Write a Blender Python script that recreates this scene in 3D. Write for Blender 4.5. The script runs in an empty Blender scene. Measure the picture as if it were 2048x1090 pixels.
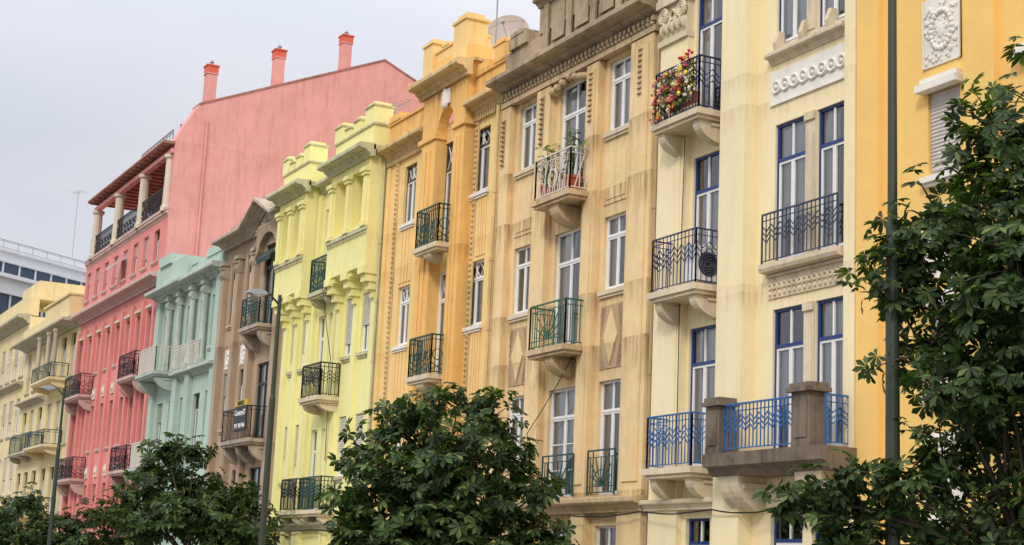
import bpy,bmesh,math,random
import numpy as np
from mathutils import Vector,Matrix
random.seed(7);U=random.uniform
scn=bpy.context.scene;COL=scn.collection
# ---------------------------------------------------------------- materials
def S(r,g,b,k=1.0):
    f=lambda c:((c/255+.055)/1.055)**2.4 if c>10 else c/255/12.92
    return (f(r)*k,f(g)*k,f(b)*k)
class NT:
    def __init__(s,name):
        s.m=bpy.data.materials.new(name);s.m.use_nodes=True;s.t=s.m.node_tree;s.t.nodes.clear()
        s.out=s.n('ShaderNodeOutputMaterial')
    def n(s,ty,**kw):
        o=s.t.nodes.new(ty)
        for k,v in kw.items():setattr(o,k,v)
        return o
    def l(s,a,b):s.t.links.new(a,b)
    def val(s,sock,v):
        if hasattr(v,'is_output'):s.l(v,sock)
        else:sock.default_value=v
    def math(s,op,a,b=0.0,clamp=False):
        o=s.n('ShaderNodeMath',operation=op,use_clamp=clamp);s.val(o.inputs[0],a);s.val(o.inputs[1],b);return o.outputs[0]
    def noise(s,vec,scale,detail=4,rough=.55):
        o=s.n('ShaderNodeTexNoise');o.inputs['Scale'].default_value=scale;o.inputs['Detail'].default_value=detail;o.inputs['Roughness'].default_value=rough
        s.l(vec,o.inputs['Vector']);return o.outputs['Fac']
    def scl(s,vec,v):
        o=s.n('ShaderNodeVectorMath',operation='MULTIPLY');s.l(vec,o.inputs[0]);o.inputs[1].default_value=v;return o.outputs[0]
    def mr(s,v,a,b,c=0.0,d=1.0):
        o=s.n('ShaderNodeMapRange');o.clamp=True;s.val(o.inputs[0],v)
        for i,q in enumerate((a,b,c,d)):o.inputs[i+1].default_value=q
        return o.outputs[0]
    def mix(s,f,a,b,bt='MIX'):
        o=s.n('ShaderNodeMixRGB',blend_type=bt);s.val(o.inputs[0],f)
        s.val(o.inputs[1],a if hasattr(a,'is_output') else (*a,1));s.val(o.inputs[2],b if hasattr(b,'is_output') else (*b,1));return o.outputs[0]
def paint(name,col,dirt_crev=(.16,.12,.08),streak=.35,mott=.16,led=(),ledamt=.7,bump=.35,rough=.85,patch=0.0,patchcol=(.3,.27,.22),lift=.07,crev=.22):
    mxc=max(col);col=tuple(min(.93,c+(mxc-c)*lift) for c in col)
    t=NT(name);pos=t.n('ShaderNodeNewGeometry').outputs['Position']
    sep=t.n('ShaderNodeSeparateXYZ');t.l(pos,sep.inputs[0]);z=sep.outputs[2]
    big=t.noise(pos,.55,5,.6);fine=t.noise(pos,30,3);mid=t.noise(pos,3.2,5,.65)
    st=t.noise(t.scl(pos,(4,4,.45)),1,6,.7);st2=t.noise(t.scl(pos,(9,9,.9)),1,5,.7)
    bright=t.mr(big,.3,.7,1-mott,1+mott*.35)
    bright=t.math('MULTIPLY',bright,t.mr(mid,.3,.7,1-mott*.5,1+mott*.3))
    cc=t.n('ShaderNodeCombineXYZ');[t.l(bright,cc.inputs[i]) for i in range(3)]
    c=t.mix(1.0,col,cc.outputs[0],'MULTIPLY')
    f=t.math('MULTIPLY',t.mr(st,.5,.85),streak)
    if patch:
        c=t.mix(t.math('MULTIPLY',t.mr(t.noise(pos,1.3,8,.75),.5,.68),patch),c,patchcol)
    for zt,L in led:
        m=t.math('MULTIPLY',t.mr(z,zt-L,zt),t.math('LESS_THAN',z,zt+.03))
        m=t.math('MULTIPLY',m,t.math('MULTIPLY',t.mr(st2,.38,.62),ledamt))
        f=t.math('ADD',f,m,True)
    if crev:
        ao=t.n('ShaderNodeAmbientOcclusion');ao.samples=3;ao.inputs['Distance'].default_value=.3  # corners and recesses darkened by occlusion distance, broken up with streak noise
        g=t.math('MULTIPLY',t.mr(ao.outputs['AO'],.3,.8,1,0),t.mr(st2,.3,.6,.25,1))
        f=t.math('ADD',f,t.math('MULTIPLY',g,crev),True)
    c=t.mix(f,c,dirt_crev)
    p=t.n('ShaderNodeBsdfPrincipled');t.l(c,p.inputs['Base Color']);p.inputs['Roughness'].default_value=rough
    p.inputs['Specular IOR Level'].default_value=.25
    bp=t.n('ShaderNodeBump');bp.inputs['Strength'].default_value=bump;bp.inputs['Distance'].default_value=.02
    t.l(t.math('ADD',t.math('MULTIPLY',fine,.35),mid),bp.inputs['Height']);t.l(bp.outputs[0],p.inputs['Normal'])
    t.l(p.outputs[0],t.out.inputs[0]);return t.m
def gloss(name,col,rough=.4,metal=0,var=.25,spec=.5):
    t=NT(name);pos=t.n('ShaderNodeNewGeometry').outputs['Position']
    c=t.mix(t.mr(t.noise(pos,6,4),.35,.7,0,var),col,tuple(x*.45 for x in col))
    p=t.n('ShaderNodeBsdfPrincipled');t.l(c,p.inputs['Base Color']);p.inputs['Roughness'].default_value=rough;p.inputs['Metallic'].default_value=metal
    p.inputs['Specular IOR Level'].default_value=spec
    t.l(p.outputs[0],t.out.inputs[0]);return t.m
def glassmat():
    t=NT('window_glass');pos=t.n('ShaderNodeNewGeometry').outputs['Position']
    tr=t.n('ShaderNodeBsdfTransparent');tr.inputs[0].default_value=(.88,.91,.92,1)
    gl=t.n('ShaderNodeBsdfGlossy');gl.inputs['Roughness'].default_value=.03;gl.inputs[0].default_value=(.95,.97,1,1)
    bp=t.n('ShaderNodeBump');bp.inputs['Strength'].default_value=.15;bp.inputs['Distance'].default_value=.05
    t.l(t.noise(pos,1.2,2),bp.inputs['Height']);t.l(bp.outputs[0],gl.inputs['Normal'])
    lw=t.n('ShaderNodeFresnel');lw.inputs[0].default_value=1.7
    mx=t.n('ShaderNodeMixShader');t.l(t.math('ADD',lw.outputs[0],.08,True),mx.inputs[0]);t.l(tr.outputs[0],mx.inputs[1]);t.l(gl.outputs[0],mx.inputs[2])
    t.l(mx.outputs[0],t.out.inputs[0]);return t.m
def leafmat(name,a,b,c2):
    t=NT(name);g=t.n('ShaderNodeNewGeometry')
    r=t.n('ShaderNodeValToRGB');t.l(g.outputs['Random Per Island'],r.inputs[0])
    r.color_ramp.elements[0].color=(*a,1);r.color_ramp.elements[1].color=(*c2,1);e=r.color_ramp.elements.new(.7);e.color=(*b,1)
    big=t.mr(t.noise(g.outputs['Position'],1.6,3),.35,.65,.6,1.4)
    cc=t.n('ShaderNodeCombineXYZ');[t.l(big,cc.inputs[i]) for i in range(3)]
    col=t.mix(1.0,r.outputs[0],cc.outputs[0],'MULTIPLY')
    p=t.n('ShaderNodeBsdfPrincipled');t.l(col,p.inputs['Base Color']);p.inputs['Roughness'].default_value=.5;p.inputs['Specular IOR Level'].default_value=.3
    tl=t.n('ShaderNodeBsdfTranslucent');t.l(t.mix(1.0,col,(1.3,1.6,.4),'MULTIPLY'),tl.inputs[0])
    mx=t.n('ShaderNodeMixShader');mx.inputs[0].default_value=.28;t.l(p.outputs[0],mx.inputs[1]);t.l(tl.outputs[0],mx.inputs[2])
    t.l(mx.outputs[0],t.out.inputs[0]);return t.m
M={}
K=.98
M['orange']=paint('orange_stucco',S(252,203,104,K),dirt_crev=S(190,140,80),streak=.18,mott=.06,crev=.12)
M['cream']=paint('cream_stucco',S(253,231,182,K),dirt_crev=S(178,148,106),streak=.2,mott=.06,led=((11.2,.4),(7.05,.4),(3.7,.6),(10.6,.5),(7.2,.5)),ledamt=.3,crev=.15)
M['creamtrim']=paint('cream_trim',S(231,213,178,K),dirt_crev=S(104,86,66),streak=.55,mott=.16,patch=.25,patchcol=S(168,150,122))
M['white_relief']=paint('white_relief',S(242,236,224,K),dirt_crev=S(150,134,112),streak=.25,mott=.08,crev=.3)
M['stone_dark']=paint('weathered_stone',S(134,118,100,K),dirt_crev=S(38,34,31),streak=1.0,mott=.25,patch=.9,patchcol=S(64,56,50))
M['c_wall']=paint('weathered_beige_stucco',S(246,214,156,K),dirt_crev=S(128,92,56),streak=.38,mott=.14,led=((13.4,1.6),(10.1,.9),(6.7,1.0),(11.35,.5),(7.85,.6),(3.6,.6)),ledamt=.6,patch=.3,patchcol=S(216,172,114),crev=.3)
M['c_trim']=paint('grimy_beige_trim',S(216,188,142,K),dirt_crev=S(72,56,42),streak=.85,mott=.2,patch=.45,patchcol=S(138,110,80),crev=.45)
M['c_relief']=paint('darker_beige_relief',S(200,170,130,K),dirt_crev=S(95,76,58),streak=.6,mott=.2,patch=.5,patchcol=S(160,134,102),crev=.5)
M['c_top']=paint('grimy_stone_top',S(190,168,134,K),dirt_crev=S(54,45,38),streak=.95,mott=.3,patch=.65,patchcol=S(112,94,74),crev=.5)
M['d_wall']=paint('golden_stucco',S(253,211,132,K),dirt_crev=S(188,134,72),streak=.35,mott=.1,led=((13.4,.8),(10.1,.5),(11.2,.4),(7.8,.4)),ledamt=.4)
M['d_deep']=paint('deep_golden_stucco',S(250,196,102,K),dirt_crev=S(168,118,58),streak=.4,mott=.12,led=((14.5,.9),(10.0,.6)),ledamt=.5)
M['d_trim']=paint('golden_trim',S(228,194,130,K),dirt_crev=S(104,80,52),streak=.8,mott=.2,patch=.45,patchcol=S(156,124,80),crev=.4)
M['e_wall']=paint('lemon_stucco',S(251,241,160,K),dirt_crev=S(200,182,108),streak=.35,mott=.08,led=((13.5,.5),(11.3,.5)),ledamt=.35,crev=.15)
M['e_deep']=paint('deep_lemon_stucco',S(228,208,102,K),dirt_crev=S(165,142,66),streak=.3,mott=.08)
M['e_trim']=paint('lemon_trim',S(216,210,164,K),dirt_crev=S(94,88,70),streak=.9,mott=.2,patch=.5,patchcol=S(138,130,104),crev=.4)
M['f_wall']=paint('taupe_stucco',S(190,163,132,K),dirt_crev=S(96,78,60),streak=.5,mott=.15,led=((13.3,1.0),(9.6,.8),(5.8,.8)),ledamt=.5)
M['f_trim']=paint('taupe_trim',S(194,176,152,K),dirt_crev=S(70,59,49),streak=.9,mott=.2,patch=.5,patchcol=S(116,101,85),crev=.5)
M['g_wall']=paint('mint_stucco',S(184,207,190,K),dirt_crev=S(122,136,122),streak=.4,mott=.12,led=((12.4,.7),(9.0,.7)),ledamt=.35)
M['g_trim']=paint('pale_mint_trim',S(194,204,192,K),dirt_crev=S(104,104,94),streak=.75,mott=.15,patch=.35,patchcol=S(146,148,136),crev=.4)
M['h_wall']=paint('rose_stucco',S(232,142,132,K),dirt_crev=S(158,88,80),streak=.45,mott=.12,led=((13.4,1.0),(16.2,.6)),ledamt=.35)
M['h_side']=paint('coral_stucco_gable',S(235,160,148,K),dirt_crev=S(168,106,96),streak=.55,mott=.11,patch=.35,patchcol=S(220,141,129),led=((19.5,2.5),),ledamt=.2)
M['h_trim']=paint('pale_pink_trim',S(212,180,166,K),dirt_crev=S(118,90,80),streak=.8,mott=.15,crev=.4)
M['h_rim']=paint('terracotta_rim',S(184,120,102,K),dirt_crev=S(96,66,56),streak=.8,mott=.2)
M['h_col']=paint('cream_column',S(222,208,184,K),streak=.35,mott=.1)
M['i_wall']=paint('pale_yellow_stucco',S(238,217,160,K),dirt_crev=S(150,130,92),streak=.5,mott=.12,led=((13.4,.9),(10.2,.7),(7.4,.7)),ledamt=.45)
M['i_trim']=paint('pale_grey_trim',S(198,186,162,K),dirt_crev=S(100,90,74),streak=.85,mott=.15,patch=.35,patchcol=S(140,128,108))
M['j_white']=paint('white_cladding',S(230,233,237,K),streak=.15,mott=.05,crev=0)
M['j_glass']=gloss('dark_band_glass',S(56,74,96),.12)
M['asphalt']=paint('asphalt',(.05,.05,.052),dirt_crev=(.03,.03,.03),streak=.1,mott=.25,crev=0)
M['paving']=paint('limestone_paving',(.34,.32,.28),streak=.1,mott=.2,crev=0)
M['ground']=paint('ground',(.14,.13,.1),streak=.1,mott=.3,crev=0)
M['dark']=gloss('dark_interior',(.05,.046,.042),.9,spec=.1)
M['fw']=gloss('white_frame_paint',S(240,240,237),.4,var=.12)
M['fb']=gloss('blue_frame_paint',S(32,60,126),.45)
M['fg']=gloss('dark_green_frame_paint',S(38,58,52),.4)
M['fbr']=gloss('brown_frame_paint',S(78,66,52),.4)
M['iron_navy']=gloss('navy_iron',S(34,38,88),.45)
M['iron_blue']=gloss('bright_blue_iron',S(48,106,170),.5,var=.4)
M['iron_slate']=gloss('slate_blue_iron',S(54,64,86),.5)
M['iron_green']=gloss('green_iron',S(52,100,78),.5)
M['iron_dgreen']=gloss('dark_green_iron',S(30,74,68),.45)
M['iron_black']=gloss('black_iron',S(30,34,38),.5)
M['iron_white']=gloss('white_iron',S(226,218,204),.5)
M['steel']=gloss('galvanised_steel',S(150,154,156),.5,.3)
M['lampgrey']=gloss('lamp_head_grey',S(176,182,186),.45,.1)
M['polegreen']=gloss('dark_green_pole_paint',S(54,64,48),.5)
M['shut']=gloss('roller_shutter',S(210,204,196),.6)
M['dishgrey']=gloss('dish_grey',S(184,170,160),.7)
M['shutg']=gloss('grey_green_shutter',S(166,174,166),.6)
M['awn']=gloss('green_awning',S(52,72,66),.8)
M['terra']=gloss('terracotta',S(186,92,54),.7)
M['red']=gloss('orange_red_chimney_cap',S(226,106,78),.8)
M['cable']=gloss('black_cable',(.015,.015,.015),.6)
M['signblack']=gloss('sign_black',S(24,27,34),.5,var=.1)
M['signyel']=gloss('sign_yellow',S(206,170,50),.5)
M['signwhite']=gloss('sign_white',S(245,245,240),.5,var=0)
M['bark']=paint('bark',(.09,.07,.05),streak=.6,mott=.3,bump=1,crev=0)
M['glass']=glassmat()
def curt():
    t=NT('sheer_curtain');d=t.n('ShaderNodeBsdfDiffuse');d.inputs[0].default_value=(.85,.83,.8,1)
    r=t.n('ShaderNodeBsdfTranslucent');r.inputs[0].default_value=(.6,.58,.55,1);mx=t.n('ShaderNodeMixShader');mx.inputs[0].default_value=.15
    t.l(d.outputs[0],mx.inputs[1]);t.l(r.outputs[0],mx.inputs[2]);t.l(mx.outputs[0],t.out.inputs[0]);return t.m
M['curt']=curt()
M['leaf']=leafmat('chestnut_leaves',(.019,.040,.011),(.048,.088,.022),(.15,.19,.055))
M['leaf2']=leafmat('fresh_leaves',(.05,.1,.02),(.1,.18,.03),(.16,.26,.05))
for nm,c in dict(fred=(200,40,52),fpink=(232,120,164),fyel=(246,212,90),fwhite=(246,238,222),fpurple=(150,80,150),forange=(236,136,70)).items():M[nm]=gloss('petals_'+nm[1:],S(*c),.7,var=.1)
# ---------------------------------------------------------------- mesh builder
class MB:
    def __init__(s):s.v=[];s.f=[];s.mi=[];s.pr=[]
    def add(s,vs,fs,m=0):
        o=len(s.v);s.pr.append((o,len(s.f)));s.v+=[tuple(p) for p in vs];s.f+=[tuple(i+o for i in f) for f in fs];s.mi+=[m]*len(fs)
    def box(s,x0,x1,y0,y1,z0,z1,m=0):
        s.add([(x0,y0,z0),(x1,y0,z0),(x1,y1,z0),(x0,y1,z0),(x0,y0,z1),(x1,y0,z1),(x1,y1,z1),(x0,y1,z1)],
              [(0,3,2,1),(4,5,6,7),(0,1,5,4),(1,2,6,5),(2,3,7,6),(3,0,4,7)],m)
    def px(s,prof,x0,x1,m=0):
        n=len(prof);s.add([(x0,y,z) for y,z in prof]+[(x1,y,z) for y,z in prof],
          [tuple(range(n)),tuple(range(2*n-1,n-1,-1))]+[(i,(i+1)%n,n+(i+1)%n,n+i) for i in range(n)],m)
    def py(s,prof,y0,y1,m=0):
        n=len(prof);s.add([(x,y0,z) for x,z in prof]+[(x,y1,z) for x,z in prof],
          [tuple(range(n)),tuple(range(2*n-1,n-1,-1))]+[(i,(i+1)%n,n+(i+1)%n,n+i) for i in range(n)],m)
    def lathe(s,cx,cy,pr,n=12,m=0):
        vs=[];fs=[]
        for r,z in pr:
            for i in range(n):
                a=2*math.pi*i/n;vs.append((cx+r*math.cos(a),cy+r*math.sin(a),z))
        for k in range(len(pr)-1):
            for i in range(n):
                j=(i+1)%n;fs.append((k*n+i,k*n+j,(k+1)*n+j,(k+1)*n+i))
        fs.append(tuple(range(n-1,-1,-1)));fs.append(tuple(range((len(pr)-1)*n,len(pr)*n)))
        s.add(vs,fs,m)
    def tube(s,path,r,n=6,m=0):
        P=[Vector(p) for p in path];R=r if isinstance(r,(list,tuple)) else [r]*len(P)
        vs=[];fs=[]
        for i,p in enumerate(P):
            d=(P[min(i+1,len(P)-1)]-P[max(i-1,0)]).normalized()
            a=d.orthogonal().normalized() if i==0 else (pa-d*pa.dot(d)).normalized()
            pa=a;b=d.cross(a)
            for k in range(n):
                t=2*math.pi*k/n;vs.append(p+a*(R[i]*math.cos(t))+b*(R[i]*math.sin(t)))
        for i in range(len(P)-1):
            for k in range(n):
                j=(k+1)%n;fs.append((i*n+k,i*n+j,(i+1)*n+j,(i+1)*n+k))
        fs.append(tuple(range(n)));fs.append(tuple(range(len(P)*n-1,(len(P)-1)*n-1,-1)))
        s.add(vs,fs,m)
    def bar(s,p,q,w,m=0):s.tube([p,q],w*.62,4,m)
    def ring(s,cx,y,cz,r,w,m=0,n=14,a0=0,a1=2*math.pi):
        s.tube([(cx+r*math.cos(a0+(a1-a0)*i/n),y,cz+r*math.sin(a0+(a1-a0)*i/n)) for i in range(n+1)],w,5,m)
    def dome(s,cx,y,cz,r,d,m=0,n=8,rz=None):
        rz=rz or r;vs=[];fs=[]
        for q,(k,h) in enumerate(((1,0),(.75,.65),(.35,.93))):
            for i in range(n):
                a=2*math.pi*i/n;vs.append((cx+r*k*math.cos(a),y-d*h,cz+rz*k*math.sin(a)))
        vs.append((cx,y-d,cz))
        for q in range(2):
            for i in range(n):
                j=(i+1)%n;fs.append((q*n+i,q*n+j,(q+1)*n+j,(q+1)*n+i))
        for i in range(n):fs.append((2*n+i,2*n+(i+1)%n,3*n))
        s.add(vs,fs,m)
    def panel(s,x0,x1,z0,z1,y,holes,dep,m=0):
        xs=sorted({x0,x1}|{h[0] for h in holes}|{h[1] for h in holes});zs=sorted({z0,z1}|{h[2] for h in holes}|{h[3] for h in holes})
        xs=[x for x in xs if x0<=x<=x1];zs=[z for z in zs if z0<=z<=z1]
        for a,b in zip(xs,xs[1:]):
            for c,d in zip(zs,zs[1:]):
                if b-a<1e-5 or d-c<1e-5:continue
                mx=(a+b)/2;mz=(c+d)/2
                if any(h[0]<mx<h[1] and h[2]<mz<h[3] for h in holes):continue
                s.add([(a,y,c),(b,y,c),(b,y,d),(a,y,d)],[(0,1,2,3)],m)
        for h in holes:
            a,b,c,d=h[:4];e=y+dep
            s.add([(a,y,c),(b,y,c),(b,e,c),(a,e,c),(a,y,d),(b,y,d),(b,e,d),(a,e,d)],[(0,1,2,3),(4,7,6,5),(0,3,7,4),(1,5,6,2)],m)
    def mesh(s,name,mats,org=(0,0,0),fixn=True,smooth=False):
        me=bpy.data.meshes.new(name);ox,oy,oz=org
        me.from_pydata([(x-ox,y-oy,z-oz) for x,y,z in s.v],[],s.f)
        for k in mats:me.materials.append(M[k])
        if len(mats)>1:me.polygons.foreach_set('material_index',s.mi)
        if fixn:
            bm=bmesh.new();bm.from_mesh(me);bmesh.ops.recalc_face_normals(bm,faces=bm.faces);bm.to_mesh(me);bm.free()
        if smooth:me.polygons.foreach_set('use_smooth',[True]*len(me.polygons))
        me.update();return me
    def split(s,eps=.09):
        n=len(s.pr);ends=s.pr[1:]+[(len(s.v),len(s.f))]
        bb=np.array([[*np.min(s.v[a[0]:b[0]],0),*np.max(s.v[a[0]:b[0]],0)] for a,b in zip(s.pr,ends)])
        lab=[-1]*n;k=0
        for i in range(n):
            if lab[i]>=0:continue
            st=[i];lab[i]=k
            while st:
                j=st.pop();ov=np.all((bb[:,:3]-eps<=bb[j,3:])&(bb[:,3:]+eps>=bb[j,:3]),axis=1)
                for q in np.nonzero(ov)[0]:
                    if lab[q]<0:lab[q]=k;st.append(int(q))
            k+=1
        out=[]
        for g in range(k):
            m=MB()
            for i in range(n):
                if lab[i]==g:
                    a,b=s.pr[i],ends[i];m.add(s.v[a[0]:b[0]],[tuple(x-a[0] for x in f) for f in s.f[a[1]:b[1]]]);m.mi[-(b[1]-a[1]):]=s.mi[a[1]:b[1]]
            out.append(m)
        return out
W={}
def put(name,me,loc,parent=None):
    o=bpy.data.objects.new(name,me);COL.objects.link(o);W[o.name]=Vector(loc)
    if parent is not None:o.parent=parent;o.location=Vector(loc)-W[parent.name]
    else:o.location=loc
    return o
SPL={'coping','pilaster','column','post','bracket','cornice','parapet','tower_parapet','window_sill','capital','carved_drop','wall_panel','diamond_panel','fluting','fluted_panel','loggia_bay','pendant','rope_moulding','chimney','loggia_back','loggia_shutter','relief_panel','window_hood','crest','tower_cornice','roof_railing','drainpipe','terrace_door'}
def build(mb,name,mats,parent=None,org=None,smooth=False,fixn=True):
    if isinstance(mats,str):mats=[mats]
    if parent is not None and name in SPL:
        gs=mb.split()
        if len(gs)>1:
            return [build1(g,name,mats,parent,None,smooth,fixn) for g in gs][0]
    return build1(mb,name,mats,parent,org,smooth,fixn)
def build1(mb,name,mats,parent,org,smooth,fixn):
    if org is None:
        a=np.array(mb.v);lo=a.min(0);hi=a.max(0);org=((lo[0]+hi[0])/2,(lo[1]+hi[1])/2,lo[2])
    return put(name,mb.mesh(name,mats,org,fixn,smooth),org,parent)
def tag(o,label,cat,group=None,kind=None):
    o['label']=label
    if kind:o['kind']=kind
    else:o['category']=cat
    if group:o['group']=group
def empty(name,loc,label,cat,group=None):
    o=put(name,None,loc);o.empty_display_size=.5;tag(o,label,cat,group);return o
# ---------------------------------------------------------------- building kit
def cornprof(z0,h,p,y=0):
    e=y+.06
    return [(e,z0),(y-.18*p,z0),(y-.22*p,z0+.2*h),(y-.45*p,z0+.38*h),(y-.5*p,z0+.5*h),(y-.9*p,z0+.56*h),(y-p,z0+.66*h),(y-p,z0+.93*h),(y-.96*p,z0+h),(e,z0+h+.02)]
CM={}
class Bld:
    def __init__(s,x0,x1,zt,mat,label,dep=12,y=0,side=None,roof=True):
        s.x0,s.x1,s.zt,s.mat,s.dep,s.y=x0,x1,zt,mat,dep,y
        s.e=empty('apartment_building',((x0+x1)/2,y,0),label,'building','terraced houses along the street');s.h=[];s.side=side or mat
    def part(s,mb,name,mats,**k):return build(mb,name,mats,s.e,**k)
    def pipe(s,x,y,z0,z1,mat,r=.05):
        m=MB();m.tube([(x,y,z0),(x,y,z1)],r,8)
        for k in range(int((z1-z0)/1.7)):m.lathe(x,y,[(r+.015,z0+.8+k*1.7),(r+.015,z0+.86+k*1.7)],8)
        s.part(m,'drainpipe',mat)
    def wall(s):
        mb=MB();a,b=s.x0+.004,s.x1-.004;y=s.y
        mb.panel(a,b,0,s.zt,y,s.h,.24)
        Y=y+s.dep
        mb.add([(b,y,0),(b,Y,0),(b,Y,s.zt),(b,y,s.zt)],[(0,1,2,3)],2);mb.add([(a,y,0),(a,Y,0),(a,Y,s.zt),(a,y,s.zt)],[(3,2,1,0)],2)
        mb.add([(a,Y,0),(b,Y,0),(b,Y,s.zt),(a,Y,s.zt)],[(3,2,1,0)],2);mb.add([(a,y,s.zt),(b,y,s.zt),(b,Y,s.zt),(a,Y,s.zt)],[(0,1,2,3)],2)
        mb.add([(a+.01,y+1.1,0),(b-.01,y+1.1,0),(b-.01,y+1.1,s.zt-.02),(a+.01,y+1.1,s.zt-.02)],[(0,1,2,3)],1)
        build(mb,'wall',[s.mat,'dark',s.side],s.e,fixn=False)
    def win(s,x0,x1,z0,z1,fm='fw',style='french',cur=None,sill=None,y=None,hole=True,shut=0,shm='shut',tr=.74,inset=.08,sillp=.08,fm2=None):
        y=s.y if y is None else y
        if hole:s.h.append((x0,x1,z0,z1))
        if fm2 is None:fm2='fw' if fm in('fb','fbr') else fm
        w,h=round(x1-x0,3),round(z1-z0,3);yo=y+inset
        key=('f',w,h,fm,style,tr)
        if key not in CM:
            mb=MB();t=.05
            mb.box(0,t,0,.07,0,h);mb.box(w-t,w,0,.07,0,h);mb.box(t,w-t,0,.07,0,t);mb.box(t,w-t,0,.07,h-t,h)
            zt=h*tr if tr<1 else h-t;panes=[]
            if tr<1:mb.box(t,w-t,-.01,.07,zt-.03,zt+.03)
            nl=2 if w>.6 else 1
            lw=(w-2*t)/nl;top=zt-.03 if tr<1 else h-t
            for i in range(nl):
                a=t+i*lw;b=a+lw;q=.045
                mb.box(a+.004,a+q,.005,.06,t,top,1);mb.box(b-q,b-.004,.005,.06,t,top,1)
                mb.box(a+q,b-q,.005,.06,t,t+q*1.3,1);mb.box(a+q,b-q,.005,.06,top-q,top,1)
                panes.append((a+q,b-q,t+q*1.3,top-q))
                if style=='bars':
                    for k in (1,2):
                        zz=t+(top-t)*k/3;mb.box(a+q,b-q,.015,.05,zz-.012,zz+.012,1)
            if tr<1:
                mb.box(w/2-.02,w/2+.02,.005,.06,zt+.03,h-t,1) if nl==2 else None
                panes.append((t,w-t,zt+.03,h-t))
                if style=='diamond':
                    n=3;dx=(w-2*t)/n;hz=h-t-zt-.03
                    for i in range(n):
                        xa=t+i*dx;zb=zt+.03
                        mb.bar((xa,.03,zb),(xa+dx,.03,zb+hz),.02,1);mb.bar((xa+dx,.03,zb),(xa,.03,zb+hz),.02,1)
            g=MB()
            for a,b,c,d in panes:
                k=[U(-.004,.004) for _ in range(4)]
                g.add([(a,.035+k[0],c),(b,.035+k[1],c),(b,.035+k[2],d),(a,.035+k[3],d)],[(0,1,2,3)])
            CM[key]=(mb.mesh('window',[fm,fm2]),g.mesh('glass',['glass'],fixn=False))
        f,g=CM[key]
        o=put('window',f,(x0,yo,z0),s.e);put('glass',g,(x0,yo,z0),o)
        if cur is None:cur=random.choice(('full','full','half','sides','low'))
        if cur!='none' and shut<1:
            mb=MB();yy=.1
            def sheet(a,b,c,d):
                n=max(4,int((b-a)/.03));ph=U(0,6);vs=[];
                for i in range(n+1):
                    x=a+(b-a)*i/n;yv=yy+.018*math.sin(i*1.35+ph)+.01*math.sin(i*.6)
                    vs+=[(x,yv,c),(x,yv,d)]
                mb.add(vs,[(2*i,2*i+2,2*i+3,2*i+1) for i in range(n)])
            if cur=='full':sheet(.03,w-.03,.05,h-.08)
            elif cur=='half':sheet(.03,w*.55,.05,h-.08)
            elif cur=='sides':sheet(.03,w*.3,.05,h-.08);sheet(w*.7,w-.03,.05,h-.08)
            elif cur=='low':sheet(.03,w-.03,.05,h*tr)
            put('curtain',mb.mesh('curtain',['curt'],fixn=False),(x0,yo,z0),o)
        if shut:
            mb=MB();c=h*(1-shut);n=max(3,int((h-c)/.06))
            for i in range(n):
                za=c+(h-c)*i/n;zb=c+(h-c)*(i+1)/n
                mb.px([(-.02,za),(-.042,(za+zb)/2),(-.02,zb),(-.012,zb),(-.012,za)],.02,w-.02)
            put('shutter',mb.mesh('shutter',[shm]),(x0,yo,z0),o)
        if sill:
            mb=MB();mb.box(x0-.07,x1+.07,y-sillp,y+.1,z0-.09,z0+.003);mb.box(x0-.03,x1+.03,y-sillp*.6,y+.05,z0-.15,z0-.09)
            build(mb,'sill',sill,o)
        return o
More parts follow.
